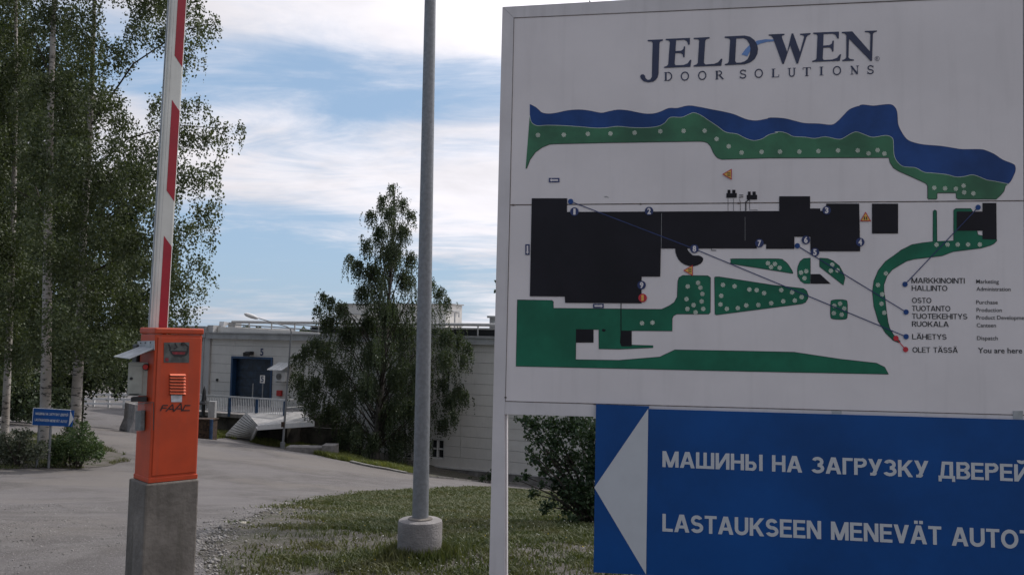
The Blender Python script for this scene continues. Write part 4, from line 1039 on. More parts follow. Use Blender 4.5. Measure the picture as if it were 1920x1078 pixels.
# small serif capitals drawn from strokes in a unit box (x right, y up)
def arc(cx, cy, rx_, ry_, a0, a1, n=10): return [(cx + rx_ * math.cos(RAD(a0 + (a1 - a0) * i / n)), cy + ry_ * math.sin(RAD(a0 + (a1 - a0) * i / n))) for i in range(n + 1)]
T, t_n = .20, .07
GL = {'D': [([(.22, 0), (.22, 1)], T), ([(.05, .03), (.5, .03)], t_n), ([(.05, .97), (.5, .97)], t_n), (arc(.45, .5, .45, .47, -90, 90), .13)],
      'O': [(arc(.5, .5, .42, .47, 0, 360, 20), .13)],
      'R': [([(.22, 0), (.22, 1)], T), ([(.05, .03), (.4, .03)], t_n), ([(.05, .97), (.5, .97)], t_n), (arc(.48, .74, .28, .23, -90, 90, 8), .12), ([(.3, .5), (.5, .5)], t_n), ([(.5, .5), (.92, .03)], .16), ([(.85, .03), (1.02, .03)], t_n)],
      'S': [(arc(.47, .73, .28, .23, 20, 250, 9) + arc(.47, .26, .32, .23, 70, -160, 9), .13), ([(.78, .72), (.78, .98)], .06), ([(.14, .02), (.14, .3)], .06)],
      'L': [([(.25, 0), (.25, 1)], T), ([(.05, .97), (.5, .97)], t_n), ([(.05, .03), (.88, .03)], t_n), ([(.88, 0), (.9, .3)], .07)],
      'U': [([(.22, 1), (.22, .3)] + arc(.5, .3, .28, .27, 180, 360, 8) + [(.78, 1)], .13), ([(.02, .97), (.42, .97)], t_n), ([(.6, .97), (.98, .97)], t_n)],
      'T': [([(.5, 0), (.5, 1)], T), ([(.3, .03), (.7, .03)], t_n), ([(.05, .97), (.95, .97)], t_n), ([(.06, .98), (.06, .72)], .06), ([(.94, .98), (.94, .72)], .06)],
      'I': [([(.5, 0), (.5, 1)], T), ([(.28, .03), (.72, .03)], t_n), ([(.28, .97), (.72, .97)], t_n)],
      'N': [([(.2, 0), (.2, 1)], .08), ([(.12, .98), (.82, .03)], T), ([(.84, 0), (.84, 1)], .08), ([(.02, .03), (.38, .03)], t_n), ([(.66, .97), (1.02, .97)], t_n), ([(.02, .97), (.2, .97)], t_n)]}
ws = [('D', 280, 437), ('O', 400, 435), ('O', 525, 430), ('R', 648, 427), ('S', 820, 420), ('O', 932, 415), ('L', 1052, 412), ('U', 1170, 407), ('T', 1278, 403), ('I', 1383, 398), ('O', 1495, 395), ('N', 1622, 391), ('S', 1738, 388)]
for ch, cx, cy in ws:
    w_, h_ = (62, 62); mb = MB(); k = 0
    for pts, wd in GL[ch]:
        pp = zl(*[(cx - w_ / 2 + x * w_, cy + h_ / 2 - y * h_ - (x - .5) * w_ * .04) for x, y in pts]); wpx = wd * w_ / 3.84
        Lp, Rp = [], []
        for i, (x, y) in enumerate(pp):
            a, b = pp[max(0, i - 1)], pp[min(len(pp) - 1, i + 1)]; dx, dy = b[0] - a[0], b[1] - a[1]; l = math.hypot(dx, dy) or 1
            Lp.append((x - dy / l * wpx / 2, y + dx / l * wpx / 2)); Rp.append((x + dy / l * wpx / 2, y - dx / l * wpx / 2))
        n = len(pp); mb.add([Q(x, y, .003 + k * .0001) for x, y in Lp + Rp], [(i, i + 1, n + i + 1, n + i) for i in range(n - 1)]); k += 1
    o = mb.build('letter', m_logo, bd); o['label'] = 'small navy serif letter ' + ch

# ------------------------------------------------------------------ blue direction sign
g2 = Q(1160, 1076)
ds = empty('direction_sign', g2, 'large blue direction sign with white left arrow and white lettering fixed under the map board', 'sign')
slab('arrow_panel', [(1117.5, 757.5), (1217, 761.5), (1211.8, 1077.5), (1112.8, 1072.5)], m_sblue, ds, .022, .012)
slab('text_panel', [(1214.6, 766.4), (1975, 788.5), (1985, 1118), (1212.3, 1077)], m_sblue, ds, .020, .012)
film('arrow', [(1215.5, 765.5), (1211.3, 1076.5), (1114.3, 913.5)], m_sgrey, ds, .0232)
slab('lower_rail', [(1212.3, 1074.8), (1985, 1115), (1985, 1135), (1212, 1092)], m_frame, ds, .014, .05)
for x in (1140, 1560, 1900):
    q = [(x, 770), (x + 18, 770), (x + 18, 1066), (x, 1066)]; slab('back_bracket', q, m_lid, ds, .005, .03)
label_text('МАШИНЫ НА ЗАГРУЗКУ ДВЕРЕЙ', 1242, 1931, 875, 30, m_sgrey, .0215, .03, ds, slope=.0405, caps=.195)
label_text('LASTAUKSEEN MENEVÄT AUTOT', 1242, 1938, 995.5, 33, m_sgrey, .0215, .03, ds, slope=.049, caps=.195)

# ------------------------------------------------------------------ small blue sign by the birches
DS = 24.0
def SS(px, py, off=0.): return P(px, py, DS - off)
b0 = P(101, 850, DS); b0.z = gz(b0.x, b0.y)
ss = empty('small_direction_sign', b0, 'small blue sign with white right arrow standing under the left birch trees', 'sign')
def quad(name, pts, m, parent, off, th):
    q = [SS(x, y, off) for x, y in pts]; mb = MB(); mb.hexa(q, [p + Vector((0, th, 0)) for p in q]); return mb.build(name, m, parent)
quad('panel', [(63, 765), (132, 769), (128.5, 799.5), (60.5, 796.5)], m_sblue, ss, .0, .03)
quad('edge_trim', [(62, 764), (132.5, 768), (132.4, 769), (62, 765.2)], m_sgrey, ss, .0, .03)
quad('edge_trim', [(61.8, 765.2), (63, 765.2), (60.6, 796.5), (59.4, 796.5)], m_sgrey, ss, .0, .03)
quad('arrow_panel', [(132.2, 769), (138.5, 769), (137.5, 782), (134, 800), (128.8, 799.5)], m_sblue, ss, .0, .03)
quad('arrow', [(132, 770), (137.8, 785.5), (128.6, 799)], m_sgrey, ss, .012, .004)
for body, x0, x1, y, y1 in (('МАШИНЫ НА ЗАГРУЗКУ ДВЕРЕЙ', 66.5, 127.5, 777, 780.2), ('LASTAUKSEEN MENEVÄT AUTOT', 65, 126, 788.5, 792.5)):
    a, b = SS(x0, y, .012), SS(x1, y1, .012); R = (b - a); w_ = R.length; R.normalize()
    up_ = R.cross(Vector((0, 1, 0))); up_ = up_ if up_.z > 0 else -up_
    caps_text('lettering', body, a, R, up_, Vector((0, -1, 0)), w_, 4.6 / 1600 * DS, m_sgrey, ss, .17)
t_ = P(97, 764, DS + .1)
MB().tube([(t_.x, t_.y, b0.z - .2), t_], .035, 8).build('post', m_galv, ss)
t_ = P(75, 764, DS + .1)
MB().tube([(t_.x, t_.y, b0.z - .2), t_], .03, 8).build('post', m_galv, ss)
# ------------------------------------------------------------------ vegetation
def leaf_mat(name, c1, c2, trans=.3, tcol=None):
    m = bpy.data.materials.new(name); m.use_nodes = True; t = m.node_tree; t.nodes.clear()
    o = t.nodes.new('ShaderNodeOutputMaterial'); g_ = t.nodes.new('ShaderNodeNewGeometry')
    r = t.nodes.new('ShaderNodeMix'); r.data_type = 'RGBA'; t.links.new(g_.outputs['Random Per Island'], r.inputs[0])
    r.inputs[6].default_value = (*c1, 1); r.inputs[7].default_value = (*c2, 1)
    p = t.nodes.new('ShaderNodeBsdfPrincipled'); p.inputs['Roughness'].default_value = .55; p.inputs['Specular IOR Level'].default_value = .3
    t.links.new(r.outputs[2], p.inputs['Base Color'])
    tr = t.nodes.new('ShaderNodeBsdfTranslucent'); tm = t.nodes.new('ShaderNodeMix'); tm.data_type = 'RGBA'; tm.blend_type = 'MULTIPLY'; tm.inputs[0].default_value = 1
    t.links.new(r.outputs[2], tm.inputs[6]); tm.inputs[7].default_value = (*(tcol or (1.3, 1.35, .6)), 1); t.links.new(tm.outputs[2], tr.inputs[0])
    mx = t.nodes.new('ShaderNodeMixShader'); mx.inputs[0].default_value = trans
    t.links.new(p.outputs[0], mx.inputs[1]); t.links.new(tr.outputs[0], mx.inputs[2]); t.links.new(mx.outputs[0], o.inputs[0])
    return m
m_lf1 = leaf_mat('birch_leaf', (.045, .062, .030), (.090, .110, .050), .25)
m_lf2 = leaf_mat('weeping_birch_leaf', (.030, .046, .026), (.070, .090, .046), .25)
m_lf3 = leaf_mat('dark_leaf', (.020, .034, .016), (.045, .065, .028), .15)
m_lf4 = leaf_mat('shrub_leaf', (.040, .070, .028), (.085, .125, .045), .25)
m_lf5 = leaf_mat('aspen_leaf', (.018, .036, .018), (.050, .080, .036), .25)
m_lf6 = leaf_mat('silver_leaf', (.09, .11, .08), (.20, .21, .18), .15, (1, 1, .8))
m_lf7 = leaf_mat('dull_shrub_leaf', (.045, .060, .036), (.15, .16, .115), .2)
m_gr1 = leaf_mat('grass_blade', (.040, .058, .018), (.105, .115, .045), .25)
def patchy(m, col, sc, amt):
    t = m.node_tree; r = [n for n in t.nodes if n.type == 'MIX' and n.blend_type == 'MIX'][0]; c = t.nodes.new('ShaderNodeTexCoord'); n = t.nodes.new('ShaderNodeTexNoise')
    n.inputs['Scale'].default_value = sc; n.inputs['Detail'].default_value = 5; t.links.new(c.outputs['Object'], n.inputs['Vector'])
    k = t.nodes.new('ShaderNodeMix'); k.data_type = 'RGBA'; t.links.new(math_(t, 'MULTIPLY', sstep(t, n.outputs['Fac'], .42, .66), amt), k.inputs[0])
    for l in list(r.outputs[2].links):
        if l.to_node != k: t.links.new(k.outputs[2], l.to_socket)
    t.links.new(r.outputs[2], k.inputs[6]); k.inputs[7].default_value = (*col, 1)
patchy(m_gr1, (.13, .12, .06), 1.3, .6)
m_gr2 = leaf_mat('bank_grass', (.09, .12, .03), (.20, .20, .07), .3)
m_bark = bpy.data.materials.new('birch_bark'); m_bark.use_nodes = True
t = m_bark.node_tree; b = t.nodes['Principled BSDF']; b.inputs['Roughness'].default_value = .8
c = t.nodes.new('ShaderNodeTexCoord'); mp = t.nodes.new('ShaderNodeMapping'); mp.inputs['Scale'].default_value = (2.2, 2.2, 7)
t.links.new(c.outputs['Object'], mp.inputs[0]); n = t.nodes.new('ShaderNodeTexNoise'); n.inputs['Scale'].default_value = 1.6; n.inputs['Detail'].default_value = 5; n.inputs['Roughness'].default_value = .7
t.links.new(mp.outputs[0], n.inputs['Vector'])
n2 = t.nodes.new('ShaderNodeTexNoise'); n2.inputs['Scale'].default_value = .9; n2.inputs['Detail'].default_value = 3; t.links.new(c.outputs['Object'], n2.inputs['Vector'])
mx = t.nodes.new('ShaderNodeMix'); mx.data_type = 'RGBA'; t.links.new(sstep(t, n.outputs['Fac'], .53, .62), mx.inputs[0])
mx.inputs[6].default_value = (.36, .33, .30, 1); mx.inputs[7].default_value = (.035, .03, .027, 1)
m3 = t.nodes.new('ShaderNodeMix'); m3.data_type = 'RGBA'; m3.blend_type = 'MULTIPLY'; t.links.new(math_(t, 'MULTIPLY', sstep(t, n2.outputs['Fac'], .4, .7), .7), m3.inputs[0])
t.links.new(mx.outputs[2], m3.inputs[6]); m3.inputs[7].default_value = (.5, .45, .38, 1); t.links.new(m3.outputs[2], b.inputs['Base Color'])
m_twig = mat('dark_bark', (.045, .036, .028), .9, var=.3, vs=6)

def unit(v): return v / np.maximum(np.linalg.norm(v, axis=-1, keepdims=True), 1e-9)
def leaves(name, C, size, m, parent=None, droop=.5, kind=None):
    C = np.asarray(C, float); n = len(C)
    a = rng.normal(size=(n, 3)); a[:, 2] -= droop * 2; a = unit(a)
    b_ = unit(np.cross(a, rng.normal(size=(n, 3)))); cc = np.cross(a, b_)
    s = size * rng.uniform(.65, 1.25, (n, 1))
    v = np.stack([C - a * s * .5, C + b_ * s * .34 + cc * s * .08, C + a * s * .5, C - b_ * s * .34 + cc * s * .08], 1).reshape(-1, 3)
    f = np.arange(4 * n).reshape(-1, 4)
    o = raw_mesh(name, v, f, m, parent)
    if kind: o['kind'] = kind
    return o
def hang(p, L_, out, n_sp=.045, jit=.035):
    """leaf centres on one hanging twig"""
    k = max(3, int(L_ / n_sp)); t = np.linspace(0, 1, k)[:, None]
    d = np.array([out[0] * .35, out[1] * .35, 0.12])
    c = p + d * t * (1 - .6 * t) * L_ + np.array([0, 0, -1]) * L_ * t ** 1.4
    return c + rng.normal(size=(k, 3)) * jit
def V3(v): return np.array((v.x, v.y, v.z))

# ---- weeping birch in front of the factory
tb = G(703, 866); ty = tb.y
def tree_axis(py):
    x = np.interp(py, [330, 480, 650, 800, 866], [742, 736, 722, 708, 703]); return P(x, py, ty)
wb = empty('weeping_birch', tb, 'broad weeping birch with hanging twigs in front of the pale factory wall', 'tree')
mb = MB(); pys = [872, 850, 800, 740, 680, 600, 500, 420, 345]; mb.tube([tree_axis(p) for p in pys], [.28, .23, .19, .16, .13, .09, .06, .035, .012], 12); mb.build('trunk', mat('old_birch_bark', (.15, .135, .12), .9, var=.4, vs=3, col2=(.04, .034, .03)), wb, True)
prof = [(340, 730, 750), (360, 705, 765), (385, 688, 783), (400, 683, 782), (440, 676, 780), (470, 662, 786), (520, 655, 800), (555, 610, 815), (580, 592, 832), (620, 588, 858), (650, 570, 885), (700, 552, 882), (750, 562, 868), (790, 585, 868), (830, 630, 845)]
PX = 1600 / ty
tips = []
for _ in range(125):
    py = random.choices([p[0] for p in prof], [p[2] - p[1] for p in prof])[0] + random.uniform(-22, 22); py = max(345, py)
    lo = np.interp(py, [p[0] for p in prof], [p[1] for p in prof]); hi = np.interp(py, [p[0] for p in prof], [p[2] for p in prof])
    ph_ = random.uniform(0, 2 * math.pi); ax_ = tree_axis(py); cx = 960 + (ax_.x / ty) * 1600
    cx = np.interp(py, [330, 480, 650, 800, 866], [742, 736, 722, 708, 703])
    rx_ = ((hi - cx) if math.cos(ph_) > 0 else (cx - lo)) / PX * random.choice((random.uniform(.25, .6), random.uniform(.5, .88))); ry_ = (hi - lo) / 2 / PX * random.uniform(.5, .95)
    tips.append((ax_ + Vector((math.cos(ph_) * rx_, math.sin(ph_) * ry_, 0)), py))
for x, y in ((735, 343), (712, 368), (762, 380), (688, 398), (779, 398), (652, 478), (665, 486), (680, 440), (603, 551), (618, 560), (592, 580), (812, 520), (826, 548), (842, 562), (576, 652), (560, 668), (868, 640), (884, 655), (553, 705), (548, 722), (866, 728), (874, 735), (856, 690), (640, 800), (600, 775), (870, 610), (577, 640), (836, 600)):
    tips.append((P(x, y, ty + random.uniform(-1, 1)), y))
lv = []; br_v = MB(); nb = 0
for tip, py in tips:
    zt = tip.z; apy = py + 60 + 40 * random.random() + abs(tip.x - tree_axis(py).x) * 12
    root = tree_axis(min(apy, 840)); mid = root.lerp(tip, .55) + Vector((0, 0, .25 + .06 * (tip - root).length))
    hd = (tip - root); hd.z = 0; L0 = hd.length; hd = hd.normalized() if L0 > .05 else Vector((1, 0, 0))
    r0 = min(.045, .010 + .007 * (tip - root).length)
    MB_ = MB().tube([root, root.lerp(mid, .55) + Vector((0, 0, -.05)), mid, tip], [r0, r0 * .8, r0 * .5, .008], 5)
    br_v.add(MB_.v, MB_.f)
    ns_ = int(9 + 5 * L0)
    for k in range(ns_):
        u = random.uniform(.35, 1.02) ** .8
        a = (root * (1 - u) ** 2 + mid * 2 * u * (1 - u) * 1.0 + tip * u * u)
        a = a + Vector((random.gauss(0, .16), random.gauss(0, .16), random.gauss(0, .10)))
        Lh = random.uniform(.3, 1.1) * (.75 if py < 450 else 1.25)
        lv.append(hang(V3(a), Lh, (hd.x, hd.y), .045, .026))
br_v.build('branches', m_twig, wb)
for x, y, r in ((735, 350, 7), (716, 372, 9), (755, 378, 9), (695, 400, 9), (770, 400, 8), (730, 395, 12), (712, 430, 14), (755, 430, 14), (688, 455, 10), (658, 482, 8), (672, 492, 10), (735, 470, 18), (770, 480, 12), (700, 505, 18), (760, 520, 18), (606, 553, 7), (620, 562, 9), (596, 578, 7), (640, 575, 14), (680, 545, 16), (808, 530, 9), (826, 545, 10), (838, 560, 7), (615, 600, 16), (655, 620, 20), (590, 640, 14), (572, 655, 11), (556, 668, 8), (610, 650, 18), (862, 635, 9), (878, 648, 9), (868, 668, 8), (840, 625, 16), (835, 665, 16), (553, 700, 7), (565, 712, 13), (590, 715, 16), (630, 700, 20), (860, 728, 11), (872, 736, 7), (845, 745, 14), (830, 715, 10), (585, 755, 14), (620, 765, 16), (570, 735, 10), (830, 790, 12), (850, 775, 10), (650, 740, 18), (690, 600, 20), (730, 580, 20), (700, 660, 22), (760, 620, 20), (745, 700, 20), (690, 720, 22), (730, 770, 22), (770, 760, 20), (660, 800, 14), (700, 820, 14), (750, 820, 16), (640, 815, 9), (785, 690, 18), (800, 830, 10)):
    c_ = V3(P(x, y, ty + random.uniform(-2.5, 1.5))); rr = r / PX
    for k in range(int(520 * rr * rr) + 9):
        u = rng.normal(size=3); u = u / np.linalg.norm(u) * rr * rng.uniform(.2, 1.0)
        lv.append(hang(c_ + u, rng.uniform(.2, .95), unit(u)[:2], .05, .035))
print('wb', sum(map(len, lv))); leaves('crown', np.concatenate(lv), .10, m_lf2, wb, .9)

# ---- birches on the left
def mass(cl, D0, dsp, size_n, hang_l=(.25, .8)):
    """leaf centres of leafy clumps given by position and radius at the distance D0"""
    o = []
    for x, y, r in cl:
        d = D0 + random.uniform(-dsp, dsp); c = V3(P(x, y, d)); rr = r / 1600 * d
        for k in range(max(4, int(size_n * rr * rr))):
            u = rng.normal(size=3); u = u / np.linalg.norm(u) * rr * rng.uniform(.25, 1.0) * np.array([1, 1, .85])
            o.append(hang(c + u + np.array([0, 0, rr * .15]), rng.uniform(*hang_l), unit(u)[:2], .055, .05))
    return np.concatenate(o)
fill = {0: [], 1: [], 2: []}
for y in range(-330, 640, 44):
    xr = np.interp(y, [-330, -100, 0, 120, 180, 260, 420, 560, 640], [230, 320, 345, 320, 325, 350, 350, 335, 300])
    x = -200
    while x < xr - 20:
        xx, yy = x + random.uniform(-14, 14), y + random.uniform(-14, 14)
        thin = (205 < xx < 300 and -10 < yy < 270 and random.random() < .25) or (215 < xx < 300 and yy < 420 and random.random() < .18)
        if not thin: fill[0 if xx < 60 else (1 if xx < 190 else 2)].append((xx, yy, random.uniform(28, 40)))
        x += 46
edge = [(398, 38, 15), (385, 60, 15), (372, 45, 18), (372, 85, 15), (350, 105, 18), (340, 20, 25), (360, 8, 22), (342, 132, 12), (408, 45, 7), (378, 110, 6),
        (352, 195, 18), (378, 192, 14), (392, 205, 10), (400, 228, 14), (428, 238, 12), (450, 236, 11), (460, 246, 5), (436, 262, 8), (395, 255, 20), (365, 255, 26), (418, 285, 10), (398, 315, 20), (360, 330, 32), (405, 352, 12), (400, 385, 16), (375, 400, 24), (350, 430, 28),
        (398, 425, 12), (392, 455, 12), (368, 490, 22), (392, 505, 12), (400, 522, 6), (345, 530, 26), (380, 545, 12), (352, 580, 17), (335, 590, 20), (365, 598, 8), (310, 600, 22), (270, 600, 28)]
fill[2] += edge
fill[2] += [(200, 655, 30), (235, 640, 30), (265, 650, 22), (215, 700, 18), (180, 690, 20), (290, 630, 14)]
fill[1] += [(110, 640, 24), (112, 690, 20), (65, 650, 22), (120, 730, 12)]
fill[0] += [(-10, 650, 30), (30, 660, 26), (45, 700, 20), (0, 710, 26)]
trunks = [
    ('left birch', [(10, 800), (14, 700), (20, 560), (26, 380), (30, 150), (30, -250)], [.13, .11, .10, .08, .06, .02], 29.0, 'thin pale birch at the left edge of the photograph, slimmest of the birches'),
    ('mid birch', [(84, 872), (85, 770), (88, 600), (90, 420), (95, 200), (102, -20), (108, -300)], [.18, .155, .135, .115, .09, .065, .02], 26.0, 'thick white birch trunk behind the small blue sign, left of the other thick one'),
    ('right birch', [(138, 850), (146, 700), (152, 560), (157, 430), (168, 250), (176, 50), (180, -260)], [.18, .15, .13, .11, .085, .06, .02], 27.0, 'birch just right of the small blue sign with crown reaching behind the barrier arm')]
limbs = {0: [((20, 560), (-60, 480)), ((24, 420), (60, 330)), ((28, 300), (-40, 200))],
         1: [((90, 420), (60, 330), (45, 290)), ((90, 380), (120, 360), (140, 330)), ((91, 395), (70, 380), (20, 350)), ((92, 450), (70, 420), (40, 425)), ((94, 260), (130, 190)), ((97, 150), (60, 60))],
         2: [((155, 480), (190, 400), (215, 330)), ((156, 440), (230, 385), (300, 350)), ((160, 350), (190, 300), (205, 285)), ((162, 330), (240, 260), (330, 235), (410, 240)), ((154, 520), (250, 470), (340, 480)), ((168, 240), (250, 120), (340, 60), (390, 45)), ((152, 560), (120, 500), (100, 480)), ((165, 300), (240, 330), (350, 330), (395, 350)), ((153, 540), (230, 560), (330, 560))]}
for i, (nm, tp_, rs, D_, lab) in enumerate(trunks):
    pts = [P(x, y, D_) for x, y in tp_]; pts[0].z = gz(pts[0].x, pts[0].y) - .1
    tr = empty('birch_tree', (pts[0].x, pts[0].y, pts[0].z + .1), lab, 'tree', 'birch trees on the left')
    MB().tube(pts, rs, 12).build('trunk', m_bark, tr, True)
    for lm in limbs[i]:
        q = [P(x, y, D_ + k * .35 * (1 if lm[-1][0] % 2 else -1)) for k, (x, y) in enumerate(lm)]
        MB().tube(q, list(np.linspace(.035, .008, len(q))), 6).build('limb', m_twig, tr, True)
    C_l = mass(fill[i], D_ - .6, 2.4, 300); print('left', len(C_l))
    leaves('crown', C_l, .092, m_lf1, tr, .5)
# dark trees behind the birches
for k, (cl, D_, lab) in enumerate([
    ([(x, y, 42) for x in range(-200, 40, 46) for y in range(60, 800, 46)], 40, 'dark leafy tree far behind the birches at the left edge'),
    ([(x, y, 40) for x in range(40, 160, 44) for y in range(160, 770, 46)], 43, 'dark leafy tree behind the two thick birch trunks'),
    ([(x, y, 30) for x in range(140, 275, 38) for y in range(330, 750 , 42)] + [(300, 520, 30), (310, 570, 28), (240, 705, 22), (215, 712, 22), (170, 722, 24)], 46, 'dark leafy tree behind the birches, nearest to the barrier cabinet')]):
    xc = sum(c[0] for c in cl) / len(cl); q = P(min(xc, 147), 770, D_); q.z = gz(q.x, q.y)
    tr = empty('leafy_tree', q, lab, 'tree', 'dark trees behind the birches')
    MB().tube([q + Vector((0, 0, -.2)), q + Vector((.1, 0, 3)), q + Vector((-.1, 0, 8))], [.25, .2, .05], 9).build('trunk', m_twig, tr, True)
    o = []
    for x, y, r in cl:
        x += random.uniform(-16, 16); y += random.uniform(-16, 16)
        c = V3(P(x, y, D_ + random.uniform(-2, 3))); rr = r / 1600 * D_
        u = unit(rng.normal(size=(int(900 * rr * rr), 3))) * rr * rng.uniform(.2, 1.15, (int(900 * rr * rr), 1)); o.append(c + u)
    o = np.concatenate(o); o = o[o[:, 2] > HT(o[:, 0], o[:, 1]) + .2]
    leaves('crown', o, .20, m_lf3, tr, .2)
# ---- shrubs
def shrub(name, lab, base_px, blobs, D_, leaf, n_per, m, extra=None, stems=6, cat='shrub', m2=None):
    q = P(*base_px, D_); q.z = gz(q.x, q.y)
    sh = empty(name, q, lab, cat); o = []; tips = []
    for x, y, r in blobs:
        c = V3(P(x, y, D_ + random.uniform(-.5, .5))); rr = r / 1600 * D_; n_ = int(n_per * rr * rr)
        u = unit(rng.normal(size=(n_, 3))) * rr * rng.uniform(.15, 1.1, (n_, 1)); o.append(c + u); tips.append(Vector(c))
    o = np.concatenate(o); o = o[o[:, 2] > HT(o[:, 0], o[:, 1]) + .02]
    if m2 is not None:
        k = int(len(o) * .5); leaves('flowering_tips', o[:k][o[:k, 2] > np.median(o[:, 2])], leaf * .9, m2, sh, 0); o = o[k:]
    leaves('foliage', o, leaf, m, sh, .1)
    mb = MB()
    for tp_ in tips: 
        t2 = MB().tube([q + Vector((random.uniform(-.15, .15), 0, -.1)), q.lerp(tp_, .5) + Vector((random.uniform(-.1, .1), 0, .1)), tp_], [.02, .014, .005], 4); mb.add(t2.v, t2.f)
    mb.build('stems', m_twig, sh)
    return sh
shrub('green_shrub', 'green leafy shrub under the small blue sign at the foot of the birches', (140, 862), [(120, 835, 26), (150, 820, 24), (165, 845, 24), (180, 835, 14), (110, 855, 20), (140, 850, 25), (185, 855, 12), (155, 800, 12), (130, 805, 14), (98, 840, 18), (172, 812, 6), (190, 838, 5), (160, 792, 5), (178, 822, 7), (145, 790, 4), (193, 848, 6), (112, 822, 9), (100, 860, 10)], 24.6, .065, 7000, m_lf4)
shrub('dark_shrub', 'low dark shrub with silvery upper leaves at the left edge below the birches', (30, 870), [(10, 840, 24), (35, 835, 24), (55, 850, 22), (20, 858, 22), (-20, 850, 30), (45, 815, 14), (70, 845, 18), (5, 820, 12), (60, 812, 6), (30, 808, 7), (78, 828, 6), (-5, 806, 6)], 24.0, .065, 7500, m_lf7)
shrub('roadside_bush', 'dark bush against the factory plinth right of the concrete foot', (915, 905), [(918, 893, 8), (905, 897, 6), (880, 897, 4), (923, 880, 4), (860, 897, 3)], 44.0, .12, 2500, m_lf3, cat='shrub')
ab = shrub('aspen_bush', 'dense dark green bush with large leaves behind the map board post', (1120, 985), 
      [(1000, 795, 24), (1035, 800, 30), (1075, 800, 34), (1110, 820, 40), (1040, 830, 26), (1010, 825, 14), (1000, 862, 14), (1030, 860, 24), (1070, 860, 36), (1110, 880, 40), (1020, 885, 16), (985, 893, 11), (968, 898, 7), (1045, 900, 24), (1085, 920, 32), (1015, 908, 8), (1100, 950, 32), (1060, 945, 20), (985, 790, 12), (970, 784, 7), (1130, 960, 40), (1075, 975, 20), (1100, 985, 26), (1000, 925, 12), (1025, 950, 16), (1050, 985, 16), (995, 845, 12), (1110, 1000, 24), (1070, 1000, 14), (1055, 925, 24), (1120, 930, 36), (1090, 800, 30), (1120, 860, 36), (992, 818, 9)], 12.6, .062, 6500, m_lf5)
at = P(1190, 900, 14); at.z = gz(at.x, at.y)
tr = empty('aspen_tree', at, 'leafy tree hidden behind the map board with twigs showing past its left edge', 'tree')
MB().tube([at + Vector((0, 0, -.2)), at + Vector((.1, 0, 2.5)), at + Vector((0, .1, 6))], [.12, .09, .02], 10).build('trunk', m_twig, tr, True)
cl = [(x, y, 48) for x in range(1030, 1420, 60) for y in range(90, 720, 60)] + [(985, 540, 30), (955, 538, 16), (931, 528, 5), (929, 545, 4.5), (1110, 30, 22), (1106, 6, 4), (1160, 15, 12), (1200, 60, 40)]
o = []
for x, y, r in cl:
    c = V3(P(x, y, 14 + random.uniform(-.6, .6))); rr = r / 1600 * 14; n_ = int(1300 * rr * rr) + 4
    o.append(c + unit(rng.normal(size=(n_, 3))) * rr * rng.uniform(.1, 1.1, (n_, 1)))
leaves('crown', np.concatenate(o), .07, m_lf5, tr, .2)
mb = MB()
for x, y in ((931, 528), (1106, 5), (985, 540), (1160, 12)):
    q = P(x, y, 14); t2 = MB().tube([at + Vector((0, 0, 2.2)), (at + Vector((0, 0, 2.8))).lerp(q, .5), q], [.03, .02, .006], 5); mb.add(t2.v, t2.f)
mb.build('branches', m_twig, tr)

# ------------------------------------------------------------------ grass
def vnoise(x, y, s, seed):
    r = np.random.default_rng(seed); g_ = r.random((64, 64)); u, v = x / s, y / s
    i, j = np.floor(u).astype(int), np.floor(v).astype(int); fu_, fv = u - i, v - j; fu_ = fu_ * fu_ * (3 - 2 * fu_); fv = fv * fv * (3 - 2 * fv)
    a, b_, c_, d_ = g_[i % 64, j % 64], g_[(i + 1) % 64, j % 64], g_[i % 64, (j + 1) % 64], g_[(i + 1) % 64, (j + 1) % 64]
    return (a * (1 - fu_) + b_ * fu_) * (1 - fv) + (c_ * (1 - fu_) + d_ * fu_) * fv
def inside(px_, py_, poly):
    x, y = np.asarray(px_), np.asarray(py_); c_ = np.zeros(x.shape, bool); n_ = len(poly); j = n_ - 1
    for i in range(n_):
        xi, yi = poly[i]; xj, yj = poly[j]
        k = ((yi > y) != (yj > y)) & (x < (xj - xi) * (y - yi) / (yj - yi + 1e-12) + xi); c_ ^= k; j = i
    return c_
def blades(name, x, y, h, w, m, label=None, lean=.5):
    n_ = len(x); z = HT(x, y) + bumps(x, y); a = rng.uniform(0, 2 * math.pi, n_); ca, sa = np.cos(a), np.sin(a)
    ln_ = rng.normal(0, lean, (n_, 2)) * h[:, None]
    b0 = np.stack([x - ca * w, y - sa * w, z - .02], -1); b1 = np.stack([x + ca * w, y + sa * w, z - .02], -1)
    mid = np.stack([x + ln_[:, 0] * .35, y + ln_[:, 1] * .35, z + h * .6], -1); off = np.stack([ca * w * .7, sa * w * .7, 0 * w], -1)
    tp_ = np.stack([x + ln_[:, 0], y + ln_[:, 1], z + h], -1)
    v = np.stack([b0, b1, mid + off, mid - off, tp_], 1).reshape(-1, 3); k = np.arange(n_)[:, None] * 5
    f = np.concatenate([k + [0, 1, 2], k + [0, 2, 3], k + [3, 2, 4]], 0)
    o = raw_mesh(name, v, f, m); o['kind'] = 'stuff'; o['label'] = label; o['category'] = 'grass'; return o
nroad = POLY['road']
N_ = 640000
yy = rng.uniform(5.2, 35, N_); yy = 5.2 + (yy - 5.2) ** 1.6 / (29.8 ** .6)
xx = rng.uniform(-.42, .32, N_) * yy
d_ = vnoise(xx + 50, yy, .8, 1) * .5 + vnoise(xx + 50, yy, .27, 2) * .3 + vnoise(xx + 50, yy, 2.3, 3) * .35
right = sm(xx / yy, -.33, -.13)                     # patchy gravel to the left, closed turf to the right
far_ = sm(yy, 11, 20) * .22
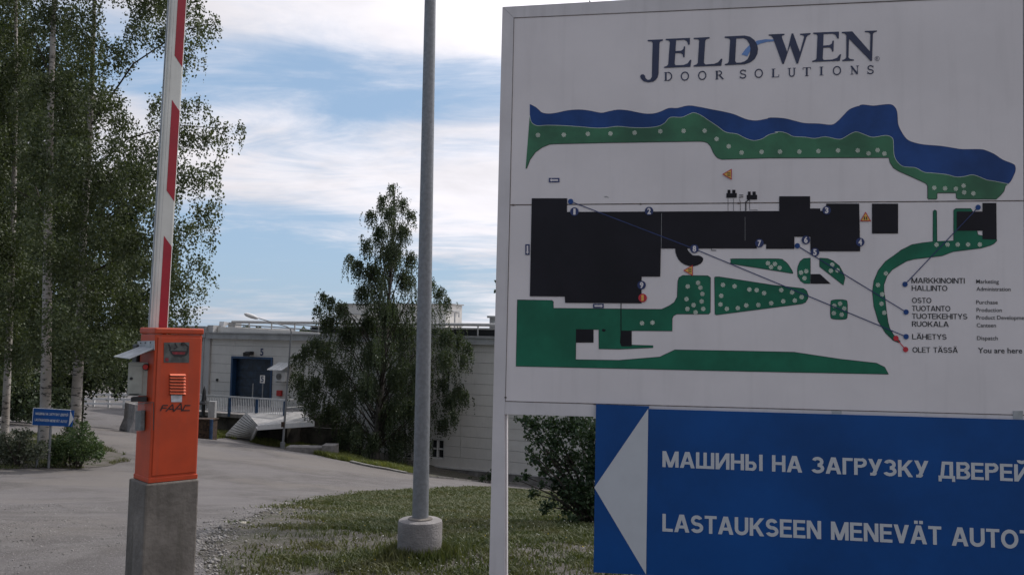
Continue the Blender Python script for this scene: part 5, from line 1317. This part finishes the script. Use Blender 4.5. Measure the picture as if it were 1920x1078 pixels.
strip = np.exp(-((xx / yy + .16) / .10) ** 2 - ((yy - 10.3) / .9) ** 2) * .22 + np.exp(-((xx / yy + .24) / .07) ** 2 - ((yy - 7.3) / .45) ** 2) * .18
jit_ = rng.normal(0, .11, N_)
sx_ = rng.normal(0, .012, N_) * yy
keep = (~inside(xx + sx_, yy + sx_ * .8, nroad)) & (d_ + right * .40 + far_ - strip + jit_ * 1.2 > .91)
x_, y_ = xx[keep], yy[keep]; q_ = (d_ + right * .45)[keep]
h_ = rng.uniform(.010, .040, len(x_)) * np.clip(.6 + q_ * .6, .5, 1.5) * (1 + .02 * y_)
blades('grass', x_, y_, h_, .0036 + .0006 * y_, m_gr1, 'patchy short green grass growing round the lamp post and map board', .95)
# taller weeds near the lamp foot and right side
n_ = 9000; cx = rng.choice(260, n_); wx = rng.uniform(-2.6, 3.2, 260); wy = rng.uniform(5.6, 12.5, 260)
x_ = wx[cx] + rng.normal(0, .09, n_); y_ = wy[cx] + rng.normal(0, .09, n_)
kk = (~inside(x_, y_, nroad)) & (x_ / y_ > -.33)
blades('weeds', x_[kk], y_[kk], rng.uniform(.02, .085, kk.sum()), np.full(kk.sum(), .005), m_gr1, 'taller weed tufts in the grass round the lamp post foot', .7)
n_ = 2600; a_ = rng.uniform(0, 2 * math.pi, n_); r_9 = rr_ + rng.exponential(.07, n_) + .01
x_, y_ = lx + np.cos(a_) * r_9, ly + np.sin(a_) * r_9
blades('foot_weeds', x_, y_, rng.uniform(.05, .17, n_) * (.6 + .5 * vnoise(a_ * 3 + 9, a_ * 0, 1, 4)), np.full(n_, .006), m_gr1, 'weeds growing tightly round the concrete foot of the lamp post', .3)
# bank between road and factory
bank = gl([(300, 815), (425, 820.5), (500, 835), (560, 846), (640, 863), (700, 876), (760, 887), (800, 892), (795, 886), (760, 876), (700, 866), (640, 850), (560, 828), (500, 815), (425, 804), (300, 800)])
bx0, bx1 = min(p[0] for p in bank), max(p[0] for p in bank); by0, by1 = min(p[1] for p in bank), max(p[1] for p in bank)
N_ = 160000; xx = rng.uniform(bx0, bx1, N_); yy = rng.uniform(by0, by1, N_); kk = inside(xx, yy, bank); x_, y_ = xx[kk], yy[kk]
dd_ = vnoise(x_ + 90, y_, 1.3, 8); k2 = dd_ > .25; x_, y_, dd_ = x_[k2], y_[k2], dd_[k2]
blades('bank_grass', x_, y_, rng.uniform(.08, .26, len(x_)) * (.6 + dd_), np.full(len(x_), .02), m_gr2, 'yellow green grass bank between the road edge and the factory', .4)
# weeds under the birches and along the left road edge
ip = POLY['soil_island']; x0 = min(p[0] for p in ip); x1 = max(p[0] for p in ip); y0 = min(p[1] for p in ip); y1 = max(p[1] for p in ip)
N_ = 60000; xx = rng.uniform(x0, x1, N_); yy = rng.uniform(y0, y1, N_); kk = inside(xx, yy, ip) & (vnoise(xx + 90, yy, .9, 5) > .45); x_, y_ = xx[kk], yy[kk]
blades('island_grass', x_, y_, rng.uniform(.04, .16, len(x_)), np.full(len(x_), .012), m_gr1, 'thin grass and weeds on the soil under the birch trees', .5)

# ------------------------------------------------------------------ stones, flowers, left background
def pebbles(name, x, y, s, m, label, dz=0.):
    n_ = len(x); z = HT(x, y) + bumps(x, y) + dz
    base = np.array([(1, 0, 0), (0, 1, 0), (-1, 0, 0), (0, -1, 0), (0, 0, .7), (0, 0, -.5)], float)
    fc = np.array([(0, 1, 4), (1, 2, 4), (2, 3, 4), (3, 0, 4), (1, 0, 5), (2, 1, 5), (3, 2, 5), (0, 3, 5)])
    a = rng.uniform(0, 6.3, n_); R_ = np.stack([np.cos(a), np.sin(a)], -1)
    v = base[None] * rng.uniform(.6, 1.2, (n_, 6, 1)) * s[:, None, None]
    vx = v[..., 0] * R_[:, None, 0] - v[..., 1] * R_[:, None, 1]; vy = v[..., 0] * R_[:, None, 1] + v[..., 1] * R_[:, None, 0]
    v = np.stack([vx + x[:, None], vy + y[:, None], v[..., 2] + z[:, None]], -1).reshape(-1, 3)
    f = (np.arange(n_)[:, None, None] * 6 + fc[None]).reshape(-1, 3)
    o = raw_mesh(name, v, f, m); o['kind'] = 'stuff'; o['label'] = label; o['category'] = 'gravel'; return o
m_peb = mat('grey_gravel', (.24, .225, .21), .9, var=.35, vs=3)
n_ = 30000; yy = rng.uniform(4.8, 15, n_); xx = rng.uniform(-.66, .2, n_) * yy
kk = (vnoise(xx + 20, yy, 1.1, 12) > .30)
pebbles('gravel', xx[kk], yy[kk], rng.exponential(.0032, kk.sum()) + .003, m_peb, 'loose grey gravel scattered over the verge and the road edge', .012)
m_wf = mat('white_petal', (.75, .75, .68), .7, var=.1); m_yf = mat('yellow_petal', (.70, .48, .03), .7, var=.1)
for nm, m_, cnt, lab in (('clover_flowers', m_wf, 170, 'tiny white clover flowers dotted through the grass'), ('buttercup_flowers', m_yf, 45, 'tiny yellow flowers low in the grass near the lamp post')):
    yy = rng.uniform(6, 14, cnt * 2); xx = rng.uniform(-.3, .12, cnt * 2) * yy; kk = ~inside(xx, yy, nroad); kk[cnt:] &= False
    o = pebbles(nm, xx[kk], yy[kk], rng.uniform(.004, .009, kk.sum()), m_, lab, .08); o['category'] = 'flowers'
n_ = 9000; i_ = rng.integers(0, len(ne) - 1, n_); t_9 = rng.random((n_, 1)); na = np.array(ne)[:, :2]
e_ = na[i_] * (1 - t_9) + na[i_ + 1] * t_9 + rng.normal(0, .16, (n_, 2))
pebbles('edge_gravel', e_[:, 0], e_[:, 1], rng.exponential(.006, n_) + .004, m_peb, 'loose gravel gathered along the ragged edge between road and verge', .012)
def rock(px, py, r, lab, m, sq=.7, D_=None):
    q = G(px, py); mb = MB(); bm = bmesh.new(); bmesh.ops.create_icosphere(bm, subdivisions=2, radius=1)
    for v in bm.verts:
        k = 1 + .22 * math.sin(v.co.x * 3.1 + px) * math.cos(v.co.y * 2.7 + py) + random.uniform(-.08, .08); v.co = Vector((v.co.x * r * k * 1.2, v.co.y * r * k, v.co.z * r * k * sq)) + q + Vector((0, 0, r * .3))
    me = bpy.data.meshes.new('stone'); bm.to_mesh(me); bm.free(); me.materials.append(m); o = bpy.data.objects.new('stone', me); COL.objects.link(o); tag(o, lab, 'stone'); return o
m_rock = mat('pale_rock', (.48, .44, .36), .9, var=.2, vs=6, bump=.5)
rock(121, 866, .12, 'pale yellowish stone lying in front of the green shrub under the birches', m_rock)
rock(134, 869, .05, 'tiny pale stone just right of the yellowish stone', m_rock)
rock(455, 982, .035, 'small pale stone on the bare verge right of the barrier plinth', m_rock)
rock(727, 938, .06, 'flat pale stone at the grass edge left of the lamp pole', m_rock, .3)
rock(672, 1060, .045, 'flat white stone in the gravel patch at the bottom of the picture', m_rock, .25)
rock(888, 970, .03, 'small pale stone in the grass between lamp foot and map board post', m_rock, .5)
# concrete barrier blocks and fence on the left
q = G(240, 812); 
def block(px, py0, py1, w_, lab, yaw, d_=None):
    q = G(px, py1); h = (py1 - py0) / 1600 * q.y; ax = (Vector((math.cos(yaw), math.sin(yaw), 0)), Vector((-math.sin(yaw), math.cos(yaw), 0)), UP)
    mb = MB(); a = []; 
    for s_ in (-.5, .5):
        c = q + ax[0] * w_ * s_; a.append([c + ax[1] * u + UP * z for u, z in ((-.30, -.1), (.30, -.1), (.30, .15), (.12, .4 * h + .1), (.10, h), (-.10, h), (-.12, .4 * h + .1), (-.30, .15))])
    mb.hexa(a[0], a[1]); o = mb.build('concrete_barrier', m_concl, bevel=.02); tag(o, lab, 'concrete barrier'); return o
block(245, 757, 810, 1.6, 'pale concrete road barrier block just left of the orange cabinet', RAD(-50))
fy = 58; fz0 = P(200, 762, fy); 
fn_ = empty('white_fence', fz0, 'low white rail fence beyond the left road seen under the trees', 'fence')
zf = P(210, 764, fy).z; zt_ = P(210, 735, fy).z; xa, xb = P(120, 750, fy).x, P(345, 750, fy).x
for k in range(9):
    x = xa + (xb - xa) * k / 8; mb = MB(); mb.box((x, fy, (zf + zt_) / 2 - .3), (.12, .12, zt_ - zf + .6)); mb.build('fence_post', m_white, fn_)
for z in (.25, .55, .85):
    zz = zf + (zt_ - zf) * z; mb = MB(); mb.box(((xa + xb) / 2, fy - .09, zz), (xb - xa, .05, .14)); mb.build('fence_rail', m_white, fn_)
# far wooded skyline beyond everything
m_wood = m_lf3
n_ = 26000; ang = rng.uniform(RAD(-80), RAD(75), n_); rad_ = rng.uniform(150, 175, n_)
wx, wy = np.sin(ang) * rad_, np.cos(ang) * rad_; hz = 6 + 3 * vnoise(ang * 60 + 500, rad_ * 0, 1.7, 21) + 2 * vnoise(ang * 260 + 500, rad_ * 0, 1.3, 22)
wz = HT(wx, wy) + rng.uniform(0, 1, n_) ** .8 * (hz * .62)
o = leaves('far_wood', np.stack([wx, wy, wz], -1), 1.3, m_wood, None, .1); tag(o, 'distant dark wood on the horizon beyond the factory', 'wood', kind='stuff')
